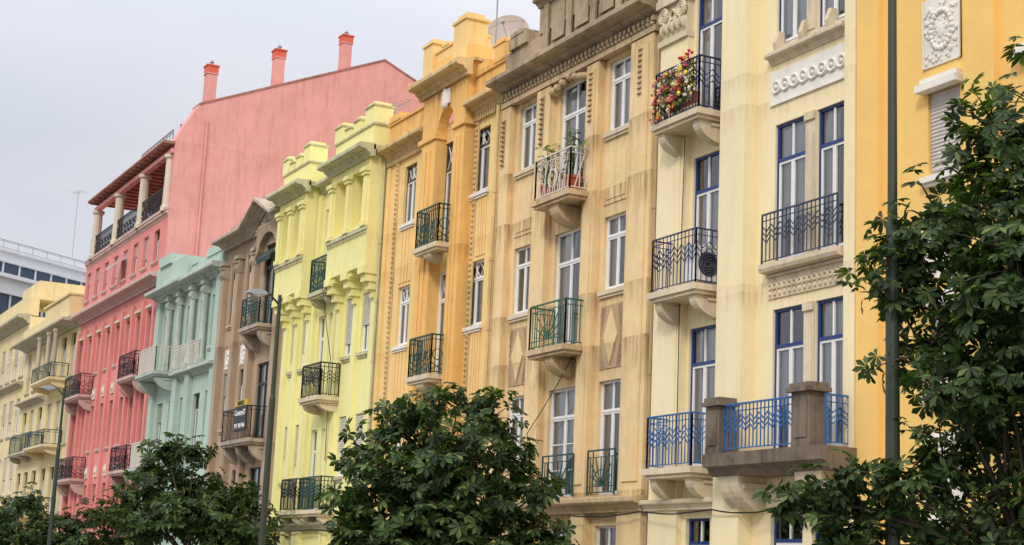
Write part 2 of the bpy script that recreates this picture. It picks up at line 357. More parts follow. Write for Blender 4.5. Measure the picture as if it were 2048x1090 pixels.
def railseg(mb,P0,P1,z0,z1,style,w,sp=.11):
    P0=Vector((*P0,0));P1=Vector((*P1,0));L=(P1-P0).length;d=(P1-P0)/L
    q=lambda s,z:tuple(P0+d*s+Vector((0,0,z)))
    H=z1-z0
    mb.bar(q(0,z1),q(L,z1),w*1.9);mb.bar(q(0,z0+.06),q(L,z0+.06),w*1.2)
    mb.bar(q(0,z0),q(0,z1),w*1.7);mb.bar(q(L,z0),q(L,z1),w*1.7)
    n=max(1,round(L/sp));s=L/n
    if style in('plain','chev','deco','bal'):
        for i in range(1,n):mb.bar(q(i*s,z0+.06),q(i*s,z1),w*(1.6 if style=='bal' else 1))
        mb.bar(q(0,z1-.12),q(L,z1-.12),w)
    if style=='chev':
        m=max(1,round(L/.26));t=L/m
        for i in range(m):
            for k in range(3):
                zz=z0+H*(.56+.11*k)
                mb.bar(q(i*t,zz),q(i*t+t/2,zz-H*.13),w);mb.bar(q(i*t+t/2,zz-H*.13),q(i*t+t,zz),w)
    if style=='deco':
        m=max(1,round(L/.32));t=L/m
        for i in range(m):
            c=i*t+t/2;k=12
            pts=[q(c+t*.4*math.cos(a*2*math.pi/k),z0+H*.5+t*.4*math.sin(a*2*math.pi/k)) for a in range(k+1)]
            mb.tube(pts,w*.6,4)
            mb.bar(q(i*t,z0+.1),q(i*t+t,z0+H*.3),w);mb.bar(q(i*t+t,z0+.1),q(i*t,z0+H*.3),w)
    if style=='fan':
        mb.bar(q(0,z1-.14),q(L,z1-.14),w);mb.bar(q(0,z0+.18),q(L,z0+.18),w)
        for i in range(1,n):
            if i*s<L*.2 or i*s>L*.8 or L<.8:mb.bar(q(i*s,z0+.06),q(i*s,z1-.14),w)
        if L>=.8:
            for k in range(9):
                a=math.pi*(k+.5)/9;r=min(L*.36/max(.2,abs(math.cos(a))),(H-.3)/max(.2,math.sin(a)))
                mb.bar(q(L/2,z0+.18),q(L/2+r*math.cos(a)*.98,z0+.18+r*math.sin(a)*.96),w)
            for rr in (.18,.34):
                mb.tube([q(L/2+rr*math.cos(math.pi*j/10),z0+.18+rr*math.sin(math.pi*j/10)) for j in range(11)],w*.6,4)
            for c in (-.3,.3):mb.bar(q(L/2+c*L,z0+.06),q(L/2+c*L,z1),w*1.1)
    if style=='rays':
        mb.bar(q(0,z1-.12),q(L,z1-.12),w)
        for i in range(n):
            mb.bar(q(i*s,z0+.06),q(min(L,i*s+.22),z1-.12),w) if i%2 else mb.bar(q(i*s,z1),q(i*s,z0+.06),w)
        if L>.8:mb.tube([q(L/2+.2*math.cos(math.pi*j/8),z0+.4+.2*math.sin(math.pi*j/8)) for j in range(17)],w*.9,4)
def balcony(b,x0,x1,yf,zf,slab,rail,style='plain',h=.95,yb=0,sh=.12,w=.02,brk=2,drop=.5,sp=.11,slabx=.07):
    mb=MB()
    if yf<yb-.3:
        mb.box(x0-slabx,x1+slabx,yf-.07,yb+.03,zf-sh,zf)
        mb.box(x0-slabx+.05,x1+slabx-.05,yf-.02,yb+.03,zf-sh-.07,zf-sh)
        D=yb-yf
        for i in range(brk):
            c=(x0+x1)/2 if brk==1 else x0+.16+(x1-x0-.32)*i/(brk-1);hw=.11 if brk>1 else .2
            z=zf-sh-.07;pr=[(yb+.03,z)];
            for k in range(9):
                a=k/8*math.pi/2;pr.append((yb-D*.92*math.cos(a),z-.05-drop*math.sin(a)))
            pr.append((yb+.03,z-drop-.05));pr[1:1]=[(yb-D*.92,z)]
            mb.px(pr,c-hw,c+hw)
            mb.box(c-hw-.03,c+hw+.03,yb-D*.5,yb+.03,z-drop*.28,z-drop*.14)
    else:
        mb.box(x0-.05,x1+.05,yf-.03,yb+.03,zf-sh,zf)
    o=b.part(mb,'balcony',slab)
    r=MB();e=.02
    if yf<yb-.3:
        railseg(r,(x0,yb-.02),(x0,yf),zf,zf+h,style if style!='fan' else 'plain',w,sp);railseg(r,(x1,yf),(x1,yb-.02),zf,zf+h,style if style!='fan' else 'plain',w,sp)
    railseg(r,(x0,yf),(x1,yf),zf,zf+h,style,w,sp)
    build(r,'railing',rail,o,fixn=False)
    return o
def dentils(mb,x0,x1,y,z0,z1,p,sp=.16,m=0):
    n=int((x1-x0)/sp)
    for i in range(n):
        a=x0+(i+.25)*(x1-x0)/n;mb.box(a,a+sp*.5,y-p,y+.01,z0,z1,m)
# ================================================================ building A (orange)
A=Bld(-20.55,-12.2,15.2,'orange','yellow-orange stucco apartment house with roller shutters and white relief panels')
pm=MB()
for a,b in((-20.54,-20.0),(-18.0,-17.35)):pm.box(a,b,-.12,.02,0,15.2)
pm.box(-16.1,-15.5,-.07,.02,0,15.2);pm.box(-14.2,-13.6,-.07,.02,0,15.2);A.part(pm,'pilaster','orange')
for xa in(-18.93,-16.85,-15.0):
    for zf in(11.75,8.28,4.8,1.4):
        A.win(xa,xa+.72 if xa>-18 else -18.2,zf,zf+1.4,'fw',shut=.92 if xa<-18 else .6,cur='none',sill='white_relief',sillp=.14,tr=2)
        m=MB();x2=(xa+.72 if xa>-18 else -18.2);m.box(xa-.1,x2+.1,-.2,.02,zf+1.4,zf+1.52);m.box(xa-.05,x2+.05,-.13,.02,zf+1.52,zf+1.62);A.part(m,'window_hood','white_relief')
def relief(b,x0,x1,z0,z1,y,mat,n=60,dp=.04,wreath=True):
    m=MB();m.box(x0,x1,y-.025,y+.01,z0,z1);m.box(x0,x0+.03,y-.05,y,z0,z1);m.box(x1-.03,x1,y-.05,y,z0,z1);cx,cz=(x0+x1)/2,(z0+z1)/2;w=(x1-x0)/2;h=(z1-z0)/2
    if wreath:
        for k in range(22):
            a=2*math.pi*k/22;m.dome(cx+w*.55*math.cos(a),y-.025,cz+h*.55*math.sin(a),.055,dp*1.3)
        m.dome(cx,y-.025,cz,w*.28,dp,rz=h*.3)
    for k in range(n):
        xx,zz=U(-.88,.88),U(-.9,.9)
        if wreath and .2<xx*xx+zz*zz<.45:continue
        m.dome(cx+xx*w,y-.025,cz+zz*h,U(.02,.05),dp*U(.5,1),n=6,rz=U(.02,.06))
    return b.part(m,'relief_panel',mat,fixn=False)
for zz in(10.1,6.65,3.1):relief(A,-19.0,-18.15,zz,zz+1.15,0,'white_relief',110)
for zz in(6.65,3.1):relief(A,-16.95,-16.05,zz,zz+1.1,0,'white_relief')
A.wall()
# ================================================================ building B (cream, blue windows)
B=Bld(-26.85,-20.55,15.6,'cream','cream apartment house with blue window frames and blue iron balconies')
FL=(10.75,7.35,3.95)
pm=MB()
pm.box(-26.72,-25.72,-.14,.02,0,12.7);pm.box(-26.58,-25.86,-.17,-.14,3.6,12.4)
pm.box(-26.84,-26.79,-.03,.02,0,15.5);pm.box(-24.3,-23.5,-.3,.02,0,15.6);pm.box(-20.84,-20.56,-.14,.02,0,15.6)
B.part(pm,'pilaster','cream')
m=MB();m.box(-26.8,-25.66,-.24,.02,13.45,13.62);m.box(-26.76,-25.7,-.2,.02,12.62,12.74);m.box(-26.7,-25.75,-.15,.02,12.74,13.45)
for sx in(-26.55,-25.9):
    for k in range(3):m.ring(sx,-.2,13.25,.15-.05*k,.035)
for k in range(9):m.dome(-26.62+k*.1,-.15,12.95+.08*(k%2),.06,.1,rz=.16)
m.ring(-26.22,-.19,13.2,.1,.035);m.box(-26.8,-25.66,-.2,.02,13.62,15.6)
B.part(m,'capital','creamtrim',fixn=False)
for i,zf in enumerate(FL):
    B.win(-25.62,-24.72,zf+.02,zf+2.72,'fb',cur=('half','low','full')[i],inset=.05)
B.win(-25.6,-24.8,1.3,3.05,'fb','bars',cur='none',sill='creamtrim')
balcony(B,-26.1,-24.56,-.62,FL[0],'creamtrim','iron_navy','chev',h=1.05,drop=.36,w=.018)
balcony(B,-26.05,-24.54,-.62,FL[1],'creamtrim','iron_navy','chev',h=1.05,drop=.36,w=.016,sp=.13)
balcony(B,-26.05,-24.54,-.62,FL[2],'creamtrim','iron_blue','chev',h=.98,drop=.36,w=.018)
for zf,zt in((11.62,14.2),(7.52,10.12),(4.12,6.7)):
    B.win(-22.96,-22.05,zf,zt,'fb',cur='full' if zf!=4.12 else 'low',inset=.05);B.win(-21.75,-20.92,zf,zt,'fb',cur='half' if zf>7 else 'full',inset=.05)
m=MB()
for zf,zt in((11.55,14.2),(7.45,10.12),(4.1,6.7)):
    m.box(-22.04,-21.76,-.03,.2,zf,zt-.15);m.box(-22.0,-21.8,-.05,-.03,zf+.1,zt-.4);m.box(-22.04,-21.76,-.07,.2,zt-.15,zt)
B.part(m,'column','creamtrim')
m=MB();m.px(cornprof(11.28,.2,.18),-23.1,-20.88);m.box(-22.95,-20.92,-.05,.02,11.47,11.6)
for k in range(3):m.px([(.02,11.5),(-.15,11.5),(-.18,11.62),(-.1,11.85),(.02,11.85)],-22.85+k*.75,-22.75+k*.75)
B.part(m,'window_sill','creamtrim')
m=MB();m.box(-23.1,-20.88,-.02,.02,10.5,11.15)
for k in range(8):
    c=-22.9+k*.265;m.ring(c,-.035,10.83,.105,.035);m.dome(c,-.02,10.83,.06,.06);m.dome(c+.13,-.02,10.83,.03,.05,rz=.12)
m.box(-23.1,-20.88,-.04,-.02,10.5,10.54);B.part(m,'relief_frieze','white_relief',fixn=False)
m=MB();m.box(-23.1,-20.88,-.03,.02,6.9,7.28)
for k in range(15):
    c=-23.0+k*.142;m.ring(c,-.045,7.12,.05,.02,n=8);m.dome(c,-.03,6.98,.035,.05,rz=.05);m.dome(c+.07,-.03,7.1,.02,.05,rz=.09)
m.box(-23.1,-20.88,-.08,-.03,7.28,7.33);B.part(m,'relief_frieze','creamtrim',fixn=False)
m=MB();m.px([(.02,7.33),(-.22,7.36),(-.25,7.42),(-.25,7.5),(.1,7.5)],-23.1,-20.88);o=B.part(m,'balcony','creamtrim')
r=MB();railseg(r,(-23.05,-.2),(-20.93,-.2),7.5,8.42,'chev',.018,.12);build(r,'railing','iron_slate',o,fixn=False)
m=MB();m.px([(.02,3.72),(-.62,3.72),(-.7,3.78),(-.74,3.86),(-.84,3.88),(-.86,4.1),(.02,4.1)],-23.85,-20.5)
o=B.part(m,'stone_balcony','stone_dark')
m=MB()
for a,b in((-23.7,-23.1),(-21.5,-20.8)):
    pr=[(.02,3.72),(-.6,3.72)]+[(-.6*math.cos(k/8*math.pi/2),3.66-.55*math.sin(k/8*math.pi/2)) for k in range(9)]+[(.02,3.11)]
    m.px(pr,a,b);m.px([(.02,3.6),(-.5,3.6),(-.5,3.5),(.02,3.5)],a-.04,b+.04)
build(m,'bracket','creamtrim',o)
m=MB()
for a,b,h in((-23.8,-23.38,4.95),(-21.32,-20.82,5.0)):
    m.box(a,b,-.82,-.5,4.1,h);m.box(a-.07,b+.07,-.89,-.43,h,h+.07);m.box(a-.03,b+.03,-.85,-.47,h+.07,h+.15);m.box(a+.08,b-.08,-.84,-.82,4.25,h-.15)
build(m,'post','stone_dark',o)
r=MB();railseg(r,(-23.38,-.72),(-21.32,-.72),4.12,4.95,'chev',.02,.11);railseg(r,(-20.7,-.6),(-20.7,-.02),4.12,4.95,'chev',.02,.11);railseg(r,(-23.7,-.5),(-23.7,-.02),4.12,4.95,'chev',.02,.11)
build(r,'railing','iron_blue',o,fixn=False)
B.win(-22.95,-22.05,1.3,3.1,'fb','bars',cur='none');B.win(-21.8,-20.95,1.3,3.1,'fb','bars',cur='none')
m=MB();m.px(cornprof(3.2,.2,.12,-.16),-26.84,-24.35);m.px(cornprof(15.62,.5,.6,-.16),-26.84,-20.56);B.part(m,'cornice','creamtrim')
B.wall()
# ================================================================ building C (weathered beige)
C=Bld(-33.9,-26.85,13.9,'c_wall','weathered beige stucco apartment house with white windows and grimy dark cornice')
rows=((12.98,11.36,10.2),(9.5,7.87,6.8),(5.95,4.4,3.55))
for i,(zt,zs,zf) in enumerate(rows):
    C.win(-33.2,-32.3,zs,zt,'fw',sill='creamtrim',cur=('full','none','low')[i])
    C.win(-31.2,-29.9,zf,zt,'fw',cur=('sides','half','full')[i],style='bars' if i==2 else 'french')
    C.win(-29.02,-28.08,zs if i<2 else zf,zt,'fw',sill='creamtrim' if i<2 else None,cur=('full','half','sides')[i])
C.win(-31.0,-30.1,1.3,2.95,'fw',cur='none');C.win(-29,-28.1,1.3,2.95,'fw',cur='none');C.win(-33.1,-32.3,1.3,2.95,'fw',cur='none')
m=MB()
for a,b in((-33.88,-33.4),(-32.05,-31.4),(-29.72,-29.2),(-27.85,-26.95)):
    m.box(a,b,-.17,.02,0,13.06)
m.box(-29.62,-29.3,-.2,-.17,3.8,12.9);m.box(-27.7,-27.1,-.2,-.17,3.8,12.9)
C.part(m,'pilaster','c_wall')
m=MB()
for x,za,zb in((-29.53,11.7,12.9),(-27.47,11.8,13.0),(-33.75,11.6,12.8),(-31.8,11.7,12.9)):
    n=int((zb-za)/.12)
    for k in range(n):
        z=za+k*.12;m.px([(-.16,z),(-.25,z+.03),(-.17,z+.1)],x,x+.13)
C.part(m,'carved_drop','c_relief')
m=MB();m2=MB()
for a,b in((-33.22,-32.28),(-29.05,-28.05)):
    for za,zb in((6.15,7.6),(9.72,11.15)):
        if zb>8:
            m.box(a,b,-.02,.02,za+.05,zb-.12)
            m.box(a+.1,b-.1,-.035,-.02,za+.15,zb-.25)
        else:
            m2.box(a+.04,b-.04,-.018,.02,za+.05,zb-.05);cx=(a+b)/2;cz=(za+zb)/2
            m.py([(cx,cz-.6),(cx+.27,cz),(cx,cz+.6),(cx-.27,cz)],-.05,-.018)
            for k in range(4):
                for sx in(-1,1):
                    for sz in(-1,1):
                        m2.bar((cx+sx*(.42-.09*k*.6),-.025,cz+sz*(.64)),(cx+sx*.42,-.025,cz+sz*(.64-.2*k)),.02)
C.part(m,'wall_panel','c_wall');C.part(m2,'diamond_panel','c_relief')
m=MB();m.box(-33.89,-26.87,-.2,.02,13.08,13.2)
for k in range(44):m.dome(-33.8+k*.158,-.17,13.26,.05,.08,rz=.06)
m.box(-33.89,-26.87,-.12,.02,13.2,13.4);dentils(m,-33.88,-26.88,-.12,13.32,13.42,.1,.18)
for k in range(9):
    a=math.pi*k/8;m.dome(-30.55+.75*math.cos(a),-.14,13.05-.18*abs(math.cos(a)),.1,.12)
C.part(m,'frieze','c_trim',fixn=False)
m=MB();m.px(cornprof(13.4,.36,.62,0),-33.95,-26.87);C.part(m,'cornice','c_top')
m=MB();m.box(-33.89,-26.87,-.12,.3,13.76,14.5)
m.box(-33.6,-32.7,-.2,.4,14.5,14.8);m.box(-33.5,-32.85,-.22,.42,14.8,14.9)
m.box(-32.1,-26.87,-.16,.35,14.5,15.15);m.px(cornprof(15.15,.2,.2,-.16),-32.15,-26.87);m.box(-32.0,-27,-.1,.3,15.35,15.7)
for c in(-31.7,-30.6,-29.5,-28.4,-27.3):
    m.box(c-.12,c+.12,-.21,-.16,14.0,15.15)
for c in(-31.15,-30.05,-28.95,-27.85):m.box(c-.3,c+.3,-.185,-.16,14.15,15.0)
C.part(m,'parapet','c_top')
balcony(C,-31.08,-29.5,-.62,10.15,'c_trim','iron_white','rays',h=.95,brk=1,drop=.4)
balcony(C,-31.05,-29.46,-.62,6.75,'c_trim','iron_green','fan',h=.98,brk=1,drop=.36)
balcony(C,-30.95,-29.6,-.22,3.55,'c_trim','iron_dgreen','fan',h=.9)
balcony(C,-28.98,-27.9,-.22,3.55,'c_trim','iron_dgreen','fan',h=.92)
m=MB();m.px(cornprof(3.2,.3,.22,-.17),-33.89,-26.87);C.part(m,'string_course','c_trim')
C.pipe(-26.9,-.07,0,13.0,'c_relief',.04);C.pipe(-33.93,-.24,0,13.2,'d_trim',.05)
C.wall()
# ================================================================ building D (golden)
D_=Bld(-41.3,-33.9,13.6,'d_wall','golden yellow apartment house with arched tower bay and green balconies')
for zt,zs in((12.98,11.3),(9.55,7.88),(6.0,4.4)):
    D_.win(-35.95,-34.8,zs,zt,'fbr' if zt>12 else 'fw','diamond',sill='white_relief',cur='low')
    D_.win(-40.1,-39.3,zs,zt,'fbr' if zt>12 else 'fw','diamond',sill='white_relief',cur='low')
for zf,zt in((10.15,13.05),(6.75,9.55),(3.4,6.0)):D_.win(-37.45,-36.35,zf,zt,'fbr' if zt>12 else 'fw','diamond',cur='full',inset=.04)
m=MB();m.box(-38.35,-37.45,-.3,.02,0,14.4);m.box(-36.35,-35.7,-.3,.02,0,14.4)
arc=[(-37.45,14.4),(-36.35,14.4),(-36.35,13.2)]+[(-36.9+.55*math.cos(a),13.2+.72*math.sin(a)) for a in[math.pi*k/12 for k in range(1,12)]]+[(-37.45,13.2)]
m.py(arc,-.28,.0)
m.box(-38.5,-37.4,-.36,.02,13.15,13.28);m.box(-36.4,-35.62,-.36,.02,13.15,13.28)
m.box(-38.35,-35.7,-.28,.4,14.4,15.3)
D_.part(m,'tower_bay','d_deep')
m=MB()
for a,b in((-38.15,-37.65),(-36.2,-35.85)):
    for c in(0,.5):
        x=a+(b-a)*c;m.box(x,x+(b-a)*.38,-.34,-.3,4.2,12.9)
D_.part(m,'fluting','d_deep')
m=MB();m.px(cornprof(14.42,.4,.42,-.3),-38.55,-35.5);m.box(-38.5,-35.55,-.26,.45,14.84,14.92)
D_.part(m,'tower_cornice','d_trim')
m=MB();m.box(-38.3,-35.78,-.24,.35,15.3,15.6);m.box(-38.32,-35.76,-.28,.38,15.6,15.66)
m.box(-38.45,-37.85,-.36,.3,14.92,15.9);m.box(-38.5,-37.8,-.4,.35,15.9,15.96);m.box(-38.35,-37.95,-.3,.25,15.96,16.08)
m.box(-36.5,-35.75,-.38,.25,14.92,15.98);m.box(-36.55,-35.7,-.42,.3,15.98,16.05);m.box(-36.42,-35.85,-.32,.2,16.05,16.2);m.box(-37.4,-37.0,-.3,.3,15.66,15.74)
D_.part(m,'tower_parapet','d_wall')
m=MB()
for a,b in((-41.28,-38.36),(-35.69,-33.98)):
    m.px(cornprof(13.38,.34,.4),a,b);dentils(m,a,b,0,13.2,13.36,.1,.13)
D_.part(m,'cornice','d_trim')
m=MB()
for a,b in((-41.28,-38.4),(-35.65,-33.98)):
    m.box(a,b,-.05,.3,13.7,14.4);m.box(a,b,-.1,.35,14.4,14.47)
m.box(-34.6,-33.98,-.12,.4,14.47,14.9);m.box(-34.65,-33.97,-.15,.42,14.9,14.96);m.box(-34.5,-34.1,-.1,.3,14.96,15.06);m.box(-35.5,-34.9,-.1,.35,14.47,14.7);m.box(-41.2,-40.4,-.12,.4,14.47,14.66)
D_.part(m,'parapet','d_deep')
m=MB()
for x0 in(-35.5,-38.62,-34.2,-40.55):
    if x0 in(-35.5,-40.55):
        for k in range(62):m.dome(x0,-.02,4.6+k*.14,.055,.07,n=6,rz=.065)
        m.box(x0-.09,x0+.09,-.03,.01,4.5,13.2)
    else:m.box(x0-.05,x0+.05,-.04,.01,4.5,13.1)
D_.part(m,'rope_moulding','d_trim',fixn=False)
m=MB()
for a,b in((-35.3,-34.77),(-40.13,-39.27)):
    for za,zb in((9.65,11.1),(6.1,7.7)):
        for k in range(4):
            x=a+(b-a)*(k+.15)/4;m.box(x,x+(b-a)*.17,-.03,.01,za,zb)
m.box(-41.28,-41.05,-.06,.01,0,13.15)
D_.part(m,'fluted_panel','d_wall')
m=MB();m.box(-37.15,-36.65,-.34,-.29,13.95,14.35)
for k in range(6):m.dome(-36.9,-.33,13.98+k*.07,.16-.02*k,.08)
D_.part(m,'crest','white_relief',fixn=False)
for zf in(10.12,6.75):balcony(D_,-37.6,-36.25,-.64,zf,'creamtrim','iron_dgreen','deco',h=1.0,yb=-.28,brk=1,drop=.15,w=.022,slabx=.05)
D_.wall()
# ================================================================ building E (lemon)
E=Bld(-49.35,-41.3,13.75,'e_wall','bright lemon yellow apartment house with two loggia bays and stepped pendants')
bays=((-49.25,-46.7),(-44.55,-41.45))
m=MB();mc=MB();mp=MB();mt=MB()
for a,b in bays:
    w=b-a;ho=[(a+.42,a+w/2-.16,11.6,13.25),(a+w/2+.16,b-.42,11.6,13.25)]
    m.panel(a,b,10.35,13.72,-.5,ho,.42)
    m.add([(b,-.5,10.35),(b,0,10.35),(b,0,13.72),(b,-.5,13.72)],[(0,1,2,3)]);m.add([(a,-.5,10.35),(a,0,10.35),(a,0,13.72),(a,-.5,13.72)],[(3,2,1,0)])
    m.add([(a,-.5,10.35),(b,-.5,10.35),(b,0,10.35),(a,0,10.35)],[(3,2,1,0)])
    for c in(a+.22,a+w/2,b-.22):
        mc.box(c-.13,c+.13,-.57,-.5,11.65,13.0);mc.box(c-.18,c+.18,-.62,-.5,13.0,13.1);mc.box(c-.22,c+.22,-.66,-.5,13.1,13.22);mc.box(c-.18,c+.18,-.6,-.5,11.5,11.65)
        for k,(hw,pr) in enumerate(((.22,.54),(.18,.44),(.14,.3),(.09,.18))):
            mp.box(c-hw,c+hw,-pr,.01,10.35-.22*(k+1),10.35-.22*k)
        mp.box(c-.17,c+.17,-.09,.01,0,9.47)
    for c0,c1 in((a+.44,a+w/2-.22),(a+w/2+.22,b-.44)):
        mp.box(c0,c0+.18,-.44,-.02,10.2,10.35);mp.box(c1-.18,c1,-.44,-.02,10.2,10.35)
    mt.px(cornprof(13.5,.36,.45,-.5),a-.15,b+.15);mt.box(b+.04,b+.15,-.5,.0,13.7,13.84);mt.box(a,b,-.56,-.49,11.38,11.5);dentils(mt,a,b,-.5,11.28,11.38,.04,.14)
E.part(m,'loggia_bay','e_wall',fixn=False);E.part(mc,'column','e_wall');E.part(mp,'pendant','e_wall')
mt.px(cornprof(13.45,.35,.35),-46.5,-44.75);mt.px(cornprof(3.0,.22,.15,-.11),-49.3,-41.35)
E.part(mt,'cornice','e_trim')
m=MB();mm=MB()
for a,b in bays:
    m.box(a+.05,b-.05,-.45,.5,13.84,14.5);mm.box(a+.0,b-.0,-.5,.55,14.5,14.56)
    L=b-a
    for f0,f1,hh in((0,.2,15.0),(.28,.42,14.78),(.5,.66,14.86),(.78,1,15.05)):
        m.box(a+L*f0+.01,a+L*f1-.01,-.5,.1,14.56,hh);mm.box(a+L*f0-.02,a+L*f1+.02,-.54,.14,hh,hh+.05);m.box(a+L*f0+.08,a+L*f1-.08,-.45,.05,hh+.05,hh+.15)
m.box(-46.6,-44.6,-.02,.3,13.8,14.3);m.box(-46.1,-45.1,-.06,.4,14.3,14.5)
E.part(m,'parapet','e_wall');E.part(mm,'coping','e_trim')
m=MB()
for a,b in bays:
    m.box(a+.4,b-.4,-.06,-.03,11.6,13.25)
E.part(m,'loggia_back','e_deep')
m=MB()
for a,b in bays:
    w=b-a
    for c in(a+w*.3,a+w*.7):
        m.box(c-.3,c+.3,-.09,-.062,11.65,13.1)
E.part(m,'loggia_shutter','e_deep')
for a,b in bays:
    w=b-a
    for x0,x1 in((a+.6,a+w/2-.32),(a+w/2+.32,b-.6)):
        for zf in(8.0,4.5,1.2):E.win(x0,x1,zf,zf+1.75,'fw',shut=U(.4,.85),cur='none',shm='shut',sill='e_trim')
for zf,zt in((10.15,12.9),(6.85,9.5),(3.5,6.0)):
    E.win(-46.2,-45.7,zf,zt,'fw',cur='low');E.win(-45.3,-44.8,zf,zt,'fw',cur='full')
m=MB();m.box(-46.62,-46.4,-.12,.01,0,13.4);m.box(-44.7,-44.56,-.12,.01,0,13.4);E.part(m,'pilaster','e_wall')
balcony(E,-45.95,-44.6,-.45,10.12,'e_trim','iron_dgreen','deco',h=1.05,w=.024,drop=.2)
balcony(E,-45.6,-44.1,-.62,6.85,'creamtrim','iron_black','chev',h=.98,w=.022,drop=.2)
balcony(E,-47.25,-46.0,-.45,3.55,'e_trim','iron_black','chev',h=.95,w=.022,drop=.2)
balcony(E,-45.6,-43.9,-.45,3.55,'creamtrim','iron_dgreen','chev',h=.95,w=.022,drop=.2)
E.pipe(-41.38,-.1,0,13.4,'e_trim',.045)
E.wall()
# ================================================================ building F (taupe)
F=Bld(-56.3,-49.35,13.4,'f_wall','grey-brown apartment house with gabled cornice and arched top window')
for zf,zt in((9.75,12.7),(6.0,8.6),(2.8,5.1)):
    F.win(-51.9,-50.5,zf,zt,'fg',cur='half')
    F.win(-55.6,-54.7,zf+.6,zt,'fbr',cur='none',shut=.4 if zf<9 else 0,shm='shutg',sill='f_trim');F.win(-53.8,-52.9,zf+.6,zt,'fbr',cur='low',sill='f_trim')
m=MB()
for x in(-56.1,-54.4,-52.6,-49.95):m.box(x-.15,x+.2,-.2,.02,0,12.1)
F.part(m,'pilaster','f_wall')
arc=[(-52.35,13.4),(-50.1,13.4),(-50.1,12.3)]+[(-51.2+.95*math.cos(a),12.3+.75*math.sin(a)) for a in[math.pi*k/12 for k in range(1,12)]]+[(-52.35,12.3)]
m=MB();m.py(arc,-.22,.01);F.part(m,'arch','f_wall')
m=MB()
for x in(-56.1,-54.4,-52.6,-49.95):
    m.box(x-.22,x+.27,-.28,.02,12.6,12.72);m.box(x-.17,x+.22,-.22,.02,12.1,12.6)
    for k in range(3):m.dome(x-.1+k*.13,-.22,12.25+.08*(k%2),.07,.09,rz=.14);m.dome(x-.1+k*.13,-.22,12.48,.05,.1)
relief(F,-53.75,-52.95,8.75,9.45,0,'white_relief',30);relief(F,-55.5,-54.8,8.75,9.45,0,'white_relief',30)
F.part(m,'capital','f_trim',fixn=False)
m=MB();m.px(cornprof(13.2,.34,.6,-.05),-56.35,-53.2);m.px(cornprof(13.2,.34,.6,-.05),-50.0,-49.3)
prof=cornprof(0,.34,.6,-.05)
def sloped(m,xa,za,xb,zb):
    n=len(prof);m.add([(xa,y,z+za) for y,z in prof]+[(xb,y,z+zb) for y,z in prof],[tuple(range(n)),tuple(range(2*n-1,n-1,-1))]+[(i,(i+1)%n,n+(i+1)%n,n+i) for i in range(n)])
sloped(m,-53.2,13.2,-51.7,13.95);sloped(m,-51.7,13.95,-50.0,13.2)
m.py([(-53.2,13.2),(-51.7,13.97),(-50.0,13.2)],-.1,.3)
for k in range(7):m.dome(-52.6+k*.3,-.1,13.42-.02*abs(k-3)+.12-.06*abs(k-3),.08,.1)
F.part(m,'cornice','f_trim',fixn=False)
m=MB();m.box(-56.2,-53.4,.0,.4,13.54,14.1);m.box(-53.4,-49.4,.1,.5,13.54,14.5);m.box(-53.4,-52.8,.05,.55,14.5,14.65);m.box(-50.1,-49.45,.05,.55,14.5,14.7)
F.part(m,'parapet','f_trim')
m=MB()
m.px([(-.02,12.5),(-.3,12.2),(-.32,12.15),(-.3,12.0),(-.28,12.15),(-.02,12.44)],-51.9,-50.5);F.part(m,'awning','awn')
balcony(F,-52.1,-50.2,-.62,9.75,'f_trim','iron_dgreen','chev',h=1.0,w=.02,sp=.14)
balcony(F,-53.0,-50.0,-.7,5.95,'f_trim','iron_black','plain',h=1.05,w=.02,brk=3,sp=.14)
F.wall()
# ================================================================ building G (mint)
G=Bld(-65.2,-56.3,12.9,'g_wall','mint green apartment house with pale columns, white balconies and stepped parapet')
m=MB();m2=MB()
for x in(-63.1,-61.6,-59.8,-58.2):
    m.lathe(x,-.16,[(.17,9.4),(.15,9.55),(.13,9.6),(.115,11.9)],10);m2.box(x-.17,x+.17,-.34,.02,12.25,12.4);m2.box(x-.13,x+.13,-.28,.02,11.9,12.25)
    for k in range(3):m2.dome(x-.09+.09*k,-.28,12.05,.05,.07,rz=.12)
    m2.box(x-.18,x+.18,-.34,.02,9.2,9.4)
G.part(m,'column','g_trim');G.part(m2,'capital','g_trim',fixn=False)
m=MB()
for x in(-65.0,-61.6,-59.9,-56.7):m.box(x-.2,x+.35,-.18,.02,0,9.2 if x in(-61.6,-59.9) else 12.4)
G.part(m,'pilaster','g_wall')
m=MB();m.px(cornprof(12.4,.42,.7),-65.3,-60.4);m.px(cornprof(12.4,.42,.6),-60.4,-56.25);m.px(cornprof(8.9,.28,.35),-61.8,-56.4);G.part(m,'cornice','g_trim')
m=MB();m.box(-64.9,-60.6,-.35,.5,12.82,13.75);m.box(-64.3,-62.6,-.45,.6,13.75,14.15);m.box(-60.5,-56.4,-.15,.4,12.82,13.3);m.box(-58.4,-56.5,-.2,.5,13.3,13.6);m.box(-60.4,-59.6,-.2,.5,13.3,13.5)
G.part(m,'parapet','g_wall')
for zf,zt in((9.35,11.8),(5.6,8.2),(2.4,4.6)):
    for a in(-64.4,-62.7,-61.1,-59.3,-57.8):
        G.win(a,a+.85,zf+(0.5 if a>-61.5 else 0),zt,'fbr',shut=random.choice((0,.3,.5,.8)),shm='shutg',cur='low',sill='g_trim' if a>-61.5 else None,inset=.12)
balcony(G,-64.9,-62.2,-.8,9.3,'g_trim','iron_white','bal',h=1.0,w=.022,sp=.17)
balcony(G,-64.9,-62.2,-.8,5.55,'g_trim','iron_white','bal',h=1.0,w=.022,sp=.17)
balcony(G,-61.3,-59.9,-.3,9.25,'g_trim','iron_white','bal',h=.9,w=.022,sp=.2)
